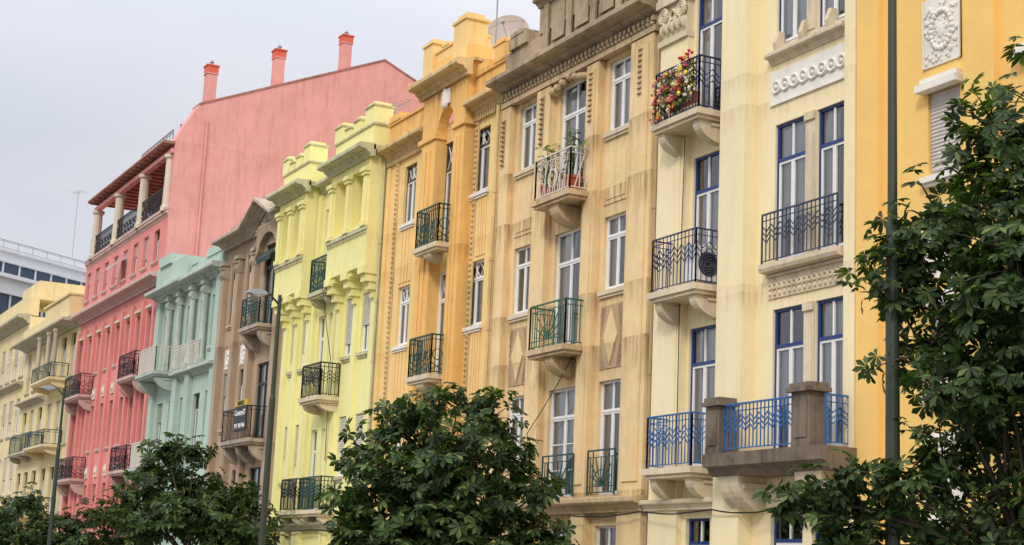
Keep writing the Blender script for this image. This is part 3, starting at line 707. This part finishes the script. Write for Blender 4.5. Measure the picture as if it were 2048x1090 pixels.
balcony(G,-59.4,-58.1,-.3,9.25,'g_trim','iron_white','bal',h=.9,w=.022,sp=.2)
G.wall()
# ================================================================ building H (pink)
HX=-80.2
H=Bld(HX,-65.2,16.5,'h_wall','tall coral pink apartment house with roof loggia and red chimneys',dep=19,side='h_side')
m=MB()
prof2=[(.02,16.5),(.02,19.6),(.9,21.25),(9.3,24.85),(17.6,21.2),(19,20.4),(19,16.5)]
m.px(prof2,-66.2,-65.2);H.part(m,'gable_wall','h_side')
m=MB()
def rim(p,q):
    m.px([(p[0],p[1]),(q[0],q[1]),(q[0],q[1]+.08),(p[0],p[1]+.08)],-66.22,-65.16)
rim((.9,21.25),(9.3,24.85));rim((9.3,24.85),(17.6,21.2));H.part(m,'roof_edge','h_rim')
m=MB();m.box(-79,-66.2,3,18.9,16.5,19.3);H.part(m,'attic_storey','h_side')
m=MB()
for yy,zb in((1.4,21.4),(4.4,22.7),(7.5,24.0)):
    m.box(-65.78,-65.3,yy-.22,yy+.22,zb-.2,zb+1.35);m.box(-65.82,-65.27,yy-.26,yy+.26,zb+1.35,zb+1.4)
    m.box(-65.8,-65.28,yy-.25,yy+.25,zb+1.4,zb+1.7,1);m.box(-65.84,-65.24,yy-.29,yy+.29,zb+1.7,zb+1.76,1);m.lathe(-65.54,yy,[(.08,zb+1.76),(.07,zb+1.9),(.11,zb+1.92),(.02,zb+2.05)],8,2)
H.part(m,'chimney',['h_side','red','steel'])
m=MB();m.px([(3.1,19.36),(-.42,19.36),(-.48,19.4),(-.48,19.47),(3.1,19.55)],-79.2,-65.25);
for k in range(19):m.box(-79.0+k*.72,-78.92+k*.72,-.4,2.9,19.28,19.36)
H.part(m,'roof_slab','h_rim')
m=MB();m.box(-79.15,-65.25,-.12,.14,18.98,19.16);H.part(m,'beam','h_side')
m=MB()
for x in(-65.75,-70.0,-74.5,-78.9):m.lathe(x,.05,[(.3,16.5),(.3,16.7),(.24,16.75),(.21,18.8),(.3,18.85),(.3,18.98)],12)
H.part(m,'column','h_col')
m=MB()
for k in range(5):m.box(-78.2+k*2.6,-77.2+k*2.6,2.94,3.0,16.6,18.6)
H.part(m,'terrace_door','fbr')
r=MB();railseg(r,(-79.6,-.02),(-65.6,-.02),16.65,17.65,'deco',.03,.2);m=MB();m.box(HX+.02,-65.22,-.14,.05,16.5,16.63);o=H.part(m,'terrace_edge','h_trim');build(r,'railing','iron_black',o,fixn=False)
m=MB();m.px(cornprof(13.35,.45,.55),HX-.1,-65.15);m.px(cornprof(16.25,.22,.12),HX,-65.22);H.part(m,'cornice','h_trim')
xs=[-66.8-1.8*k for k in range(8)]
for k,x in enumerate(xs):
    H.win(x-.45,x+.4,14.5,15.9,'fbr',cur='none',shut=random.choice((0,.4,.7)),shm='shut',sill='h_trim',inset=.14)
    for zf,zt in((10.6,12.4),(6.9,9.0),(3.2,5.3)):
        bal=k in(0,1,6,7)
        H.win(x-.45,x+.45,zf-(1.1 if bal else 0),zt,'fbr',cur='none' if k%2 else 'low',sill=None if bal else 'h_trim',inset=.14)
m=MB();m2=MB()
for k in range(9):
    x=-65.9-1.8*k
    if x-.17<HX:x=HX+.18
    m.box(x-.17,x+.17,-.14,.02,0,12.9)
for k,x in enumerate(xs):
    for z in(9.3,5.6):
        if k not in(0,1,6,7):
            m2.box(x-.3,x+.25,-.06,.01,z,z+.5);m2.dome(x,-.06,z+.25,.15,.08)
    m2.box(x-.5,x+.45,-.12,.01,12.5,12.62)
H.part(m,'pilaster','h_wall');H.part(m2,'relief_panel','h_col',fixn=False)
m=MB();m.px([(0,15.6),(-.7,15.05),(-.7,14.95),(0,15.5)],-72.9,-71.9);H.part(m,'awning','shut')
for zf in(9.55,5.6):
    balcony(H,-68.9,-66.3,-.62,zf,'h_trim','iron_black','deco',h=1.0,w=.024,sp=.18)
    balcony(H,-79.6,-76.3,-.62,zf,'h_trim','iron_black','deco',h=1.0,w=.024,sp=.18)
r=MB();railseg(r,(-66.8,.6),(-66.8,2.9),19.55,20.7,'plain',.03,.4);railseg(r,(-72,.3),(-66.8,.3),19.55,20.4,'plain',.03,.5);H.part(r,'roof_railing','steel',fixn=False)
m=MB();m.tube([(-65.14,1.3,20.6),(-65.14,1.3,12.0)],.05,8);H.part(m,'drainpipe','h_side')
H.wall()
# ================================================================ building I (pale yellow)
I=Bld(-94.0,HX-.01,14.2,'i_wall','pale yellow apartment house with rounded balconies and grey cornices')
for zf,zt in((11.0,13.2),(7.6,9.9),(4.2,6.5)):
    for k,a in enumerate((-93.2,-91.2,-89.0,-86.6,-84.4,-82.2)):
        I.win(a,a+1.1,zf,zt,'fbr',cur=None,shut=random.choice((0,0,.6)),sill='i_trim',inset=.14)
    if zf<11:
        balcony(I,-92.9,-87.2,-.6,zf-.1,'i_trim','iron_dgreen','plain',h=.95,w=.026,sp=.24,brk=3,drop=.25)
    balcony(I,-86.8,-82.2,-.9,zf-.1,'i_wall','iron_dgreen','plain',h=.75,w=.026,sp=.3,brk=2,drop=.25)
m=MB();m.px(cornprof(13.4,.36,.9),-94,-80.4);m.px(cornprof(10.2,.26,.4),-94,-87.5);I.part(m,'cornice','i_trim')
m=MB();m.box(-93.9,-86.5,-.3,.5,13.8,14.6);m.box(-86.5,-80.4,-.6,.5,13.8,14.9);m.box(-86.6,-80.35,-.7,.6,14.9,15.0);I.part(m,'parapet','i_wall')
m=MB()
for x in(-86.6,-84.2,-82.6):m.lathe(x,-.7,[(.15,10.9),(.13,11.1),(.12,13.2),(.17,13.3),(.17,13.4)],10)
I.part(m,'column','i_trim');I.wall()
I2=Bld(-112,-94.02,15.6,'i_wall','cream corner apartment house with grey cornice and flat roof')
for zf,zt in((12.2,14.3),(8.8,10.9),(5.4,7.6)):
    for k in range(8):I2.win(-95.6-k*2.1,-94.5-k*2.1,zf,zt,'fw',cur=None,shut=random.choice((0,0,.6)),sill='i_trim')
m=MB();m.px(cornprof(15.2,.5,.7),-112,-94.05);m.px(cornprof(11.5,.3,.4),-112,-94.05);I2.part(m,'cornice','i_trim')
m=MB();m.box(-111.9,-94.3,-.2,.5,15.7,16.8);m.box(-100,-95,.5,6,16.8,17.9);I2.part(m,'parapet','i_wall');I2.wall()
# ================================================================ modern white block
e=empty('office_block',(-132,8,0),'white modern office block with dark glass bands and flat roof','building')
ang=math.atan2(8,-5.5)
def rot(mb,ox,oy):
    c,s=math.cos(ang),math.sin(ang);mb.v=[(ox+x*c-y*s,oy+x*s+y*c,z) for x,y,z in mb.v]
ox,oy=-129.9+5.5*1.2,3.5-8*1.2
m=MB();m.box(0,32,0,14,0,20.4);m.box(0,32,0,14,22.6,23.8);m.box(0,32,1.2,14,25.4,26.2);m.box(-.1,32.1,.9,14.3,26.2,26.45);m.box(3,14,3,12,26.45,28.2);m.box(0,32,-.5,1.2,23.8,24.1);rot(m,ox,oy);build(m,'facade','j_white',e)
m=MB();m.box(.3,31.7,.35,13.7,20.4,22.6);m.box(.3,31.7,1.5,13.7,23.8,25.4);rot(m,ox,oy);build(m,'window_band','j_glass',e)
m=MB()
for k in range(17):m.box(1+k*1.8,1.14+k*1.8,.22,.34,20.4,22.6);m.box(1+k*1.8,1.14+k*1.8,1.38,1.49,24.1,25.4)
rot(m,ox,oy);build(m,'mullions','j_white',e)
m=MB();m.box(2.9,14.1,2.9,12.1,27.0,27.7);rot(m,ox,oy);build(m,'penthouse_glazing','j_glass',e)
r=MB();railseg(r,(.2,1.1),(31,1.1),26.45,27.1,'plain',.035,1.6);rot(r,ox,oy);build(r,'roof_railing','steel',e,fixn=False)
def antenna(loc,h,label,n=7,ln=.9,ang=.3,blen=1.6):
    e=empty('television_antenna',loc,label,'antenna','television antennas on the roofs');x,y,z=loc
    m=MB();m.tube([(x,y,z),(x,y,z+h)],.022,6);build(m,'mast','steel',e)
    if n:
        m=MB();c,s=math.cos(ang),math.sin(ang);zz=z+h-.15
        m.bar((x-c*blen/2,y-s*blen/2,zz),(x+c*blen/2,y+s*blen/2,zz),.025)
        for k in range(n):
            t=-blen/2+blen*k/(n-1);q=ln*(.5-.03*k);px,py=x+c*t,y+s*t;m.bar((px+s*q,py-c*q,zz),(px-s*q,py+c*q,zz),.016)
        build(m,'aerial','steel',e)
antenna((-46.5,2.2,13.75),3.1,'thin metal television antenna on the lemon yellow roof',8,.8,.1,2.2)
antenna((-36.4,.8,13.6),6,'tall thin bare antenna mast on the golden tower',0)
antenna((-131,9.5,26.3),5.6,'tall thin antenna on the white office block roof',4,1.2,.5,1.3)
# satellite dish
e=empty('satellite_dish',(-40.1,3.2,13.6),'large grey mesh satellite dish on mast above golden house','satellite dish')
m=MB();m.tube([(-40.1,3.2,13.6),(-40.1,3.2,17.0)],.05,8);build(m,'mast','steel',e)
m=MB();dirv=Vector((.72,-.62,.3)).normalized();a=dirv.orthogonal().normalized();b=dirv.cross(a);c0=Vector((-40.3,3.1,17.5));vs=[];fs=[];R=8;N=28
for i in range(R+1):
    for j in range(N):
        t=2*math.pi*j/N;rr=.68*i/R;vs.append(c0+a*rr*math.cos(t)+b*rr*math.sin(t)+dirv*(rr*rr*.35))
for i in range(R):
    for j in range(N):fs.append((i*N+j,i*N+(j+1)%N,(i+1)*N+(j+1)%N,(i+1)*N+j))
m.add(vs,fs);build(m,'reflector','dishgrey',e,smooth=True,fixn=False)
m=MB()
for t in(0,2.1,4.2):m.tube([c0+a*.66*math.cos(t)+b*.66*math.sin(t)+dirv*.15,c0+dirv*.72],.012,5)
m.tube([c0+dirv*.66,c0+dirv*.8],.05,8);build(m,'feed_arm','steel',e)
# ================================================================ small things
def leafcloud(pts,size,seed,nl=6,droop=.35,outc=None,rn=.55):
    rs=np.random.RandomState(seed);n=len(pts)
    T=[]
    for k in range(nl):
        a=(k-(nl-1)/2)*(2.0*math.pi*.72/nl);L=1-.28*abs(k-(nl-1)/2)/(nl/2)
        base=np.array([(0.03,0,0),(.35,.1,.03),(.68,.18,-.03),(1,0,-.2),(.68,-.18,-.03),(.35,-.1,.03)])*L
        base[:,1]*=1.15
        c,s=math.cos(a),math.sin(a);R=np.array([[c,-s,0],[s,c,0],[0,0,1]]);T.append(base@R.T)
    T=np.concatenate(T)
    out=pts-outc if outc is not None else rs.normal(size=(n,3))
    out=out/np.maximum(np.linalg.norm(out,axis=1,keepdims=True),1e-6)
    nrm=out*.7+np.array([0,0,.7])+rs.normal(size=(n,3))*rn;nrm/=np.linalg.norm(nrm,axis=1,keepdims=True)
    f=out+rs.normal(size=(n,3))*.6+np.array([0,0,-droop]);f-=nrm*(f*nrm).sum(1,keepdims=True);f/=np.maximum(np.linalg.norm(f,axis=1,keepdims=True),1e-6)
    s=np.cross(nrm,f);sz=size*rs.uniform(.6,1.25,size=(n,1,1))
    V=(T[None,:,0,None]*f[:,None,:]+T[None,:,1,None]*s[:,None,:]+T[None,:,2,None]*nrm[:,None,:])*sz+pts[:,None,:]
    V=V.reshape(-1,3);q=n*nl;b=np.arange(q)[:,None]*6
    Fc=np.concatenate([b+np.array([[0,1,2,3]]),b+np.array([[0,3,4,5]])]).astype(np.int32)
    return V,Fc
def meshnp(name,V,Fc,mat,org):
    me=bpy.data.meshes.new(name);V=V-np.array(org);me.vertices.add(len(V));me.vertices.foreach_set('co',V.astype(np.float32).ravel())
    me.loops.add(Fc.size);me.loops.foreach_set('vertex_index',Fc.ravel());me.polygons.add(len(Fc))
    me.polygons.foreach_set('loop_start',np.arange(len(Fc),dtype=np.int32)*4);me.polygons.foreach_set('loop_total',np.full(len(Fc),4,dtype=np.int32))
    me.materials.append(M[mat]);me.update(calc_edges=True);me.validate();return me
def tree(label,base,clumps,dens,size,seed,fork=2.0,tr=.12):
    rs=np.random.RandomState(seed);b=Vector(base);e=empty('chestnut_tree',base,label,'tree','chestnut trees along the street')
    P=[];O=[];tw=MB()
    for cx,cy,cz,r in clumps:
        c=np.array([cx,cy,cz])
        n=int(dens*r*r);d=rs.normal(size=(n,3));d/=np.linalg.norm(d,axis=1,keepdims=True);d[:,2]*=.85
        lump=1+.34*np.sin(d[:,0]*6+cx*3)*np.sin(d[:,1]*7+cy)*np.cos(d[:,2]*6+cz)
        rad=r*(.25+.7*rs.uniform(size=(n,1))**.5)*lump[:,None]*rs.uniform(.82,1.18,size=(n,1))
        q=c+d*rad
        g=np.sin(q[:,0]*4.2+seed)*np.sin(q[:,1]*4.6)*np.sin(q[:,2]*5.1+1.3*seed);q=q[g>-.2]
        P.append(q);O.append(np.repeat([c-np.array([0,0,.3*r])],len(q),0))
        for k in range(int(6+r*11)):
            d=rs.normal(size=3);d[2]=abs(d[2])*.8 if rs.rand()<.7 else d[2]*.5;d/=np.linalg.norm(d);L=r*rs.uniform(1.0,1.5)+.08
            tip=c+d*L;m=rs.randint(3,6)
            q=tip+rs.normal(size=(m,3))*size*.5;P.append(q);O.append(np.repeat([tip-d*.3],m,0))
            tw.tube([c+d*r*.5,c+d*L*.8+np.array([0,0,.03]),tip],[.014,.009,.004],4)
    P=np.concatenate(P);O=np.concatenate(O);ok=P[:,2]>1.3;P=P[ok];O=O[ok]
    V,Fc=leafcloud(P,size,seed,outc=O);put('crown',meshnp('crown',V,Fc,'leaf',base),base,e)
    m=tw;cen=Vector((sum(c[0] for c in clumps)/len(clumps),sum(c[1] for c in clumps)/len(clumps),0))
    f=Vector((b.x*.7+cen.x*.3,b.y*.7+cen.y*.3,fork))
    m.tube([b-Vector((0,0,.05)),b+(f-b)*.15,b+(f-b)*.5,f],[tr*1.6,tr*1.1,tr,tr*.9],12)
    for c in clumps:
        q=Vector(c[:3]);mid=f.lerp(q,.5)+Vector((rs.uniform(-.15,.15),rs.uniform(-.15,.15),.15))
        m.tube([f-Vector((0,0,.1)),mid,q],[tr*.38,tr*.2,.014],7)
    build(m,'trunk','bark',e,org=tuple(base),smooth=True)
R_=Vector((.462,.886,0)).normalized();V_=Vector((.886,-.462,0))
def cl(c,lst,seed):
    o=[];rs=random.Random(seed)
    for r,up,rad in lst:
        for k in range(2 if rad>.7 else 1):
            dp=rs.uniform(-.5,.5) if rad<.7 else (-.5,.6)[k]
            p=Vector(c)+R_*r+Vector((0,0,up))+V_*dp;o.append((p.x,p.y,p.z,rad))
    return o
tree('bushy chestnut tree in front of the golden and beige houses',(-29.4,-3.5,.12),
  cl((-29.2,-3.4,3.5),[(.2,1.65,.34),(-.3,1.5,.27),(-.85,1.3,.28),(-1.35,.95,.32),(-1.7,.4,.3),(-1.7,-.35,.38),(-1.65,-1.05,.5),(.85,1.4,.32),(1.3,.75,.34),(1.35,.1,.34),(1.9,-.05,.2),(1.7,-.75,.42),(2.2,-1.25,.3),(0,.55,.82),(-.7,.1,.74),(.6,-.25,.74),(-.6,-1.05,.9),(.7,-1.25,.88)],1),290,.235,3)
tree('low spreading chestnut tree in front of the mint and brown houses',(-47.2,-3.2,.12),
  cl((-47.4,-3.2,3.9),[(-.75,1.15,.34),(.1,1.2,.34),(-1.35,.6,.32),(-.4,.35,.7),(.75,-.05,.42),(1.45,-.1,.34),(1.9,-.7,.36),(2.3,-1.25,.34),(-1.7,-.15,.38),(-1.4,-.95,.75),(0,-.7,.85),(1.1,-1.1,.75)],2),290,.26,5)
tree('small chestnut tree in front of the pink and yellow houses',(-66,-3.4,.12),
  cl((-66,-3.4,3.2),[(-1.1,.7,.45),(-2,.25,.45),(-.2,0,.4),(1.0,-.05,.4),(1.8,.4,.45),(2.6,.1,.4),(-1,-.8,.95),(1,-.9,.9),(2.8,-.8,.7),(-2.5,-.7,.85),(3.6,-.4,.4)],3),300,.28,9)
tree('large dark chestnut tree in front of the orange house',(-13.0,-3.6,.12),
  cl((-12.85,-3.45,5.1),[(-.65,1.95,.36),(-.95,1.45,.34),(-1.35,.85,.35),(-1.6,.4,.32),(-1.8,-.05,.32),(-1.65,-.65,.35),(-1.4,-1.2,.32),(-.3,1.2,.68),(-.5,.3,.8),(-.6,-.7,.8),(-.8,-1.5,.48),(-1.3,-1.95,.4),(-1.9,-2.2,.33),(-2.5,-2.35,.25),(-2.9,-2.4,.15),(-2.2,-2.8,.42),(-1.2,-2.7,.7),(.3,2.1,.75),(.8,.8,1.1),(.8,-.6,1.1),(.5,-2,1.0),(0,-2.8,.9),(-1.0,.2,.45),(-1.0,-.3,.45)],4),460,.18,12,fork=1.9)
# street lamps
def lamp(x,y,h=8.55):
    e=empty('street_lamp',(x,y,.12),'tall tapered dark green street lamp pole on the kerb','street lamp','street lamps along the kerb')
    m=MB();m.lathe(x,y,[(.16,.12),(.16,.3),(.11,.4),(.085,1.5),(.075,5.9),(.056,6.0),(.046,h)],14);m.tube([(x,y,h-.25),(x,y-.25,h-.02),(x,y-.45,h)],[.03,.025,.022],8);build(m,'pole','polegreen',e)
    m=MB();d=h-8.7;Y=y+.25;m.px([(Y-.6,8.66+d),(Y-.65,8.74+d),(Y-.85,8.78+d),(Y-1.05,8.73+d),(Y-1.12,8.66+d),(Y-.9,8.62+d)],x-.12,x+.12);g=build(m,'lamp_head','lampgrey',e)
    m=MB();m.px([(Y-.7,8.62+d),(Y-.85,8.58+d),(Y-1.0,8.62+d),(Y-.85,8.66+d)],x-.1,x+.1);build(m,'lens','shut',g)
lamp(-13.96,-5.0,10.6);lamp(-37.7,-4.2,8.5);lamp(-61.8,-4.3,8.2)
# flowers
e=empty('flower_display',(-25.4,-.7,10.8),'mass of mixed colourful flowers over the blue balcony rail','flowers')
m=MB();m.box(-25.9,-24.85,-.58,-.4,11.0,11.18);build(m,'planter','terra',e)
rs=np.random.RandomState(4)
def fl(n,s=.22):
    x=rs.uniform(-26.0,-24.75,n);z=11.3+np.clip(rs.normal(0,s,n),-.4,.36)+(x+25.4)*.2;return np.stack([x,-.66+rs.uniform(-.1,.14,n),z],1)
P=fl(330,.3);V,Fc=leafcloud(P,.095,4,5,outc=P+np.array([0,.4,-.1]));put('foliage',meshnp('foliage',V,Fc,'leaf2',(-25.4,-.7,10.8)),(-25.4,-.7,10.8),e)
m=MB();cols=['fred','fpink','fyel','fwhite','fpurple','forange']
for p in fl(160,.24):
    r=U(.025,.045);k=rs.choice(6,p=[.2,.16,.3,.18,.08,.08]);y=p[1]-.08
    for j in range(5):
        a=j*1.257+U(0,1);m.dome(p[0]+r*.7*math.cos(a),y+U(-.02,.02),p[2]+r*.7*math.sin(a),r*.6,r*.7,int(k),6)
    m.dome(p[0],y-.015,p[2],r*.35,r*.7,2,6)
for k in range(20):m.dome(U(-25.1,-24.8),U(-.75,-.6),U(11.6,11.95),.035,.05,0,6)
build(m,'blossoms',cols,e,fixn=False)
def pot(x,y,z,r,h,lh,label,seed,n=40):
    e=empty('potted_plant',(x,y,z),label,'potted plant','potted plants on the white balcony')
    m=MB();m.lathe(x,y,[(r*.7,z),(r*.95,z+h*.8),(r*1.08,z+h*.82),(r*1.08,z+h),(r*.9,z+h),(r*.88,z+h*.92)],14);build(m,'pot','terra',e)
    rs=np.random.RandomState(seed);P=np.array([x,y,z+h])+np.stack([rs.normal(0,r*.8,n),rs.normal(0,r*.6,n),rs.uniform(.02,lh,n)],1)
    V,Fc=leafcloud(P,.12,seed,5,outc=P-np.array([0,0,.3]));put('foliage',meshnp('foliage',V,Fc,'leaf2',(x,y,z)),(x,y,z),e)
    m=MB()
    for k in range(6):m.tube([(x,y,z+h*.9),(x+U(-.1,.1),y+U(-.1,.1),z+h+lh*U(.5,.95))],.008,5)
    build(m,'stem','leaf2',e)
pot(-30.85,-.42,10.16,.19,.34,.95,'terracotta pot with bushy green plant on white balcony',21,60)
pot(-29.75,-.42,10.16,.19,.34,1.15,'terracotta pot with tall leggy plant on white balcony',22,40)
# air conditioner, fan turned along the street
e=empty('air_conditioner',(-24.8,-.3,7.37),'grey air conditioning unit with round fan on the navy balcony','air conditioner')
m=MB();m.box(-24.98,-24.6,-.58,-.02,7.42,8.12);m.box(-24.92,-24.67,-.54,-.48,7.355,7.42);m.box(-24.92,-24.67,-.12,-.06,7.355,7.42);build(m,'casing','fw',e)
m=MB();m.lathe(0,0,[(.22,0),(.23,.012),(.23,.018)],20);m.v=[(-24.6+z,-.3+x,7.75+y) for x,y,z in m.v]
for k in range(4):
    rr=.05*(k+1);m.tube([(-24.578,-.3+rr*math.cos(2*math.pi*i/16),7.75+rr*math.sin(2*math.pi*i/16)) for i in range(17)],.005,4,1)
build(m,'fan_grille',['iron_black','steel'],e,fixn=False)
# sign
e=empty('estate_agent_sign',(-50.65,-.8,6.2),'black and yellow for-sale sign hung on the brown house balcony','sign')
sx0,sx1=-51.35,-50.1;sc=(sx0+sx1)/2
m=MB();m.box(sx0,sx1,-.84,-.79,6.2,7.02);build(m,'board','signblack',e)
m=MB();m.box(sx0,sx1,-.845,-.785,7.02,7.22);build(m,'header','signyel',e)
def text(s,x,z,size,mat,y,parent):
    cu=bpy.data.curves.new('t','FONT');cu.body=s;cu.size=size;cu.align_x='CENTER';cu.extrude=.004;cu.offset=.004
    o=bpy.data.objects.new('t',cu);COL.objects.link(o);dg=bpy.context.evaluated_depsgraph_get();me=bpy.data.meshes.new_from_object(o.evaluated_get(dg));bpy.data.objects.remove(o)
    me.transform(Matrix.Rotation(math.pi/2,4,'X'));me.materials.clear();me.materials.append(M[mat]);put('lettering',me,(x,y,z),parent)
text('VENDO',sc,7.05,.2,'signblack',-.852,e);text('Century21',sc,6.72,.25,'signwhite',-.848,e);text('917 184 946',sc,6.3,.21,'signwhite',-.848,e)
# cables
def cable(pts,label,r=.018):
    m=MB();P=[]
    for a,b in zip(pts,pts[1:]):
        for k in range(6):
            t=k/6;P.append((a[0]+(b[0]-a[0])*t,a[1]+(b[1]-a[1])*t,a[2]+(b[2]-a[2])*t-.06*math.sin(math.pi*t)+U(-.01,.01)))
    P.append(pts[-1]);m.tube(P,r,5);o=build(m,'cable','cable',fixn=False);tag(o,label,'cable','cables along the facades')
cable([(-20.6,-.26,3.12),(-22.4,-.26,3.15),(-24.2,-.4,3.16),(-26.8,-.3,3.18),(-29.4,-.35,3.14)],'black cable slung along the cream facade',.015)
cable([(-33.85,-.3,3.0),(-38,-.36,3.05),(-41.4,-.2,2.95),(-45,-.2,3.0),(-49.3,-.2,3.05)],'black cable slung along the yellow facades',.02)
cable([(-25.65,-.2,10.5),(-25.7,-.2,7.9),(-25.68,-.2,4.0)],'thin cable hanging down the cream facade',.01)
cable([(-29.7,-.24,6.6),(-31.7,-.24,5.0),(-31.3,-.24,3.6)],'thin cable hanging across the beige facade',.01)
cable([(-44.55,-.6,10.3),(-44.2,-.3,8.0),(-44.5,-.15,5)],'thin cable hanging down the lemon facade',.012)
# ================================================================ setting
def sheet(name,x0,x1,y0,y1,z,mat,label,thick=0):
    m=MB()
    if thick:m.box(x0,x1,y0,y1,z-thick,z)
    else:m.add([(x0,y0,z),(x1,y0,z),(x1,y1,z),(x0,y1,z)],[(0,1,2,3)])
    o=build(m,name,mat,fixn=bool(thick));o['kind']='structure';o['label']=label;return o
sheet('ground',-900,900,-900,900,-.01,'ground','flat ground reaching the horizon')
sheet('road',-400,200,-15,-5.6,.0,'asphalt','grey asphalt street')
sheet('pavement',-400,200,-5.6,-.0,.12,'paving','limestone pavement with kerb along the houses',.13)
sheet('pavement',-400,200,-21,-15,.12,'paving','limestone pavement with kerb across the street',.13)
m=MB()
for k in range(40):m.box(-120+k*4,-118+k*4,-10.35,-10.2,.004,.006)
o=build(m,'lane_marking','fw');o['kind']='structure';o['label']='dashed white lane marking on the road'
# ================================================================ world, sun, camera
w=bpy.data.worlds.new('World');scn.world=w;w.use_nodes=True;nt=w.node_tree;bg=nt.nodes['Background'];N=nt.nodes.new;Lk=nt.links.new
sky=N('ShaderNodeTexSky');sky.sky_type='NISHITA';sky.sun_disc=False;sky.sun_elevation=math.radians(39);sky.sun_rotation=math.radians(138);sky.dust_density=4
tc=N('ShaderNodeTexCoord');sp=N('ShaderNodeSeparateXYZ');Lk(tc.outputs['Generated'],sp.inputs[0])
mr=N('ShaderNodeMapRange');mr.inputs[1].default_value=0.25;mr.inputs[2].default_value=1.0;mr.inputs[3].default_value=7.8;mr.inputs[4].default_value=22;Lk(sp.outputs[2],mr.inputs[0])
no=N('ShaderNodeTexNoise');no.inputs['Scale'].default_value=2.6;no.inputs['Detail'].default_value=4
mp=N('ShaderNodeMapping');mp.inputs['Scale'].default_value=(1,1,3);Lk(tc.outputs['Generated'],mp.inputs[0]);Lk(mp.outputs[0],no.inputs['Vector'])
cr=N('ShaderNodeValToRGB');cr.color_ramp.elements[0].position=.35;cr.color_ramp.elements[0].color=(.86,.9,1.02,1);cr.color_ramp.elements[1].position=.65;cr.color_ramp.elements[1].color=(1.0,.985,1.04,1);Lk(no.outputs['Fac'],cr.inputs[0])
vm=N('ShaderNodeVectorMath');vm.operation='SCALE';Lk(cr.outputs[0],vm.inputs[0]);Lk(mr.outputs[0],vm.inputs['Scale'])
mx=N('ShaderNodeMixRGB');mx.inputs[0].default_value=.95;Lk(sky.outputs[0],mx.inputs[1]);Lk(vm.outputs[0],mx.inputs[2]);Lk(mx.outputs[0],bg.inputs[0]);bg.inputs[1].default_value=.1
sl=bpy.data.lights.new('sun','SUN');sl.energy=1.5;sl.angle=math.radians(12);sl.color=(1,.93,.84)
so=bpy.data.objects.new('sun',sl);COL.objects.link(so);d=Vector((.62,-.7,.75)).normalized();so.rotation_euler=(-d).to_track_quat('-Z','Y').to_euler()
cd=bpy.data.cameras.new('camera');cd.sensor_width=36;cd.lens=3203.6/2048*36;cd.clip_end=3000;cd.clip_start=.1
co=bpy.data.objects.new('camera',cd);COL.objects.link(co)
r=Vector((.46225,.88562,.04458));up=Vector((.14872,-.12699,.98069));bk=Vector((.87418,-.44669,-.19041))
mt=Matrix.Identity(4)
for i in range(3):mt[i][0]=r[i];mt[i][1]=up[i];mt[i][2]=bk[i];
mt.translation=Vector((0,-17,1.7));co.matrix_world=mt;scn.camera=co
scn.view_settings.view_transform='Standard';scn.view_settings.look='None';scn.view_settings.exposure=0
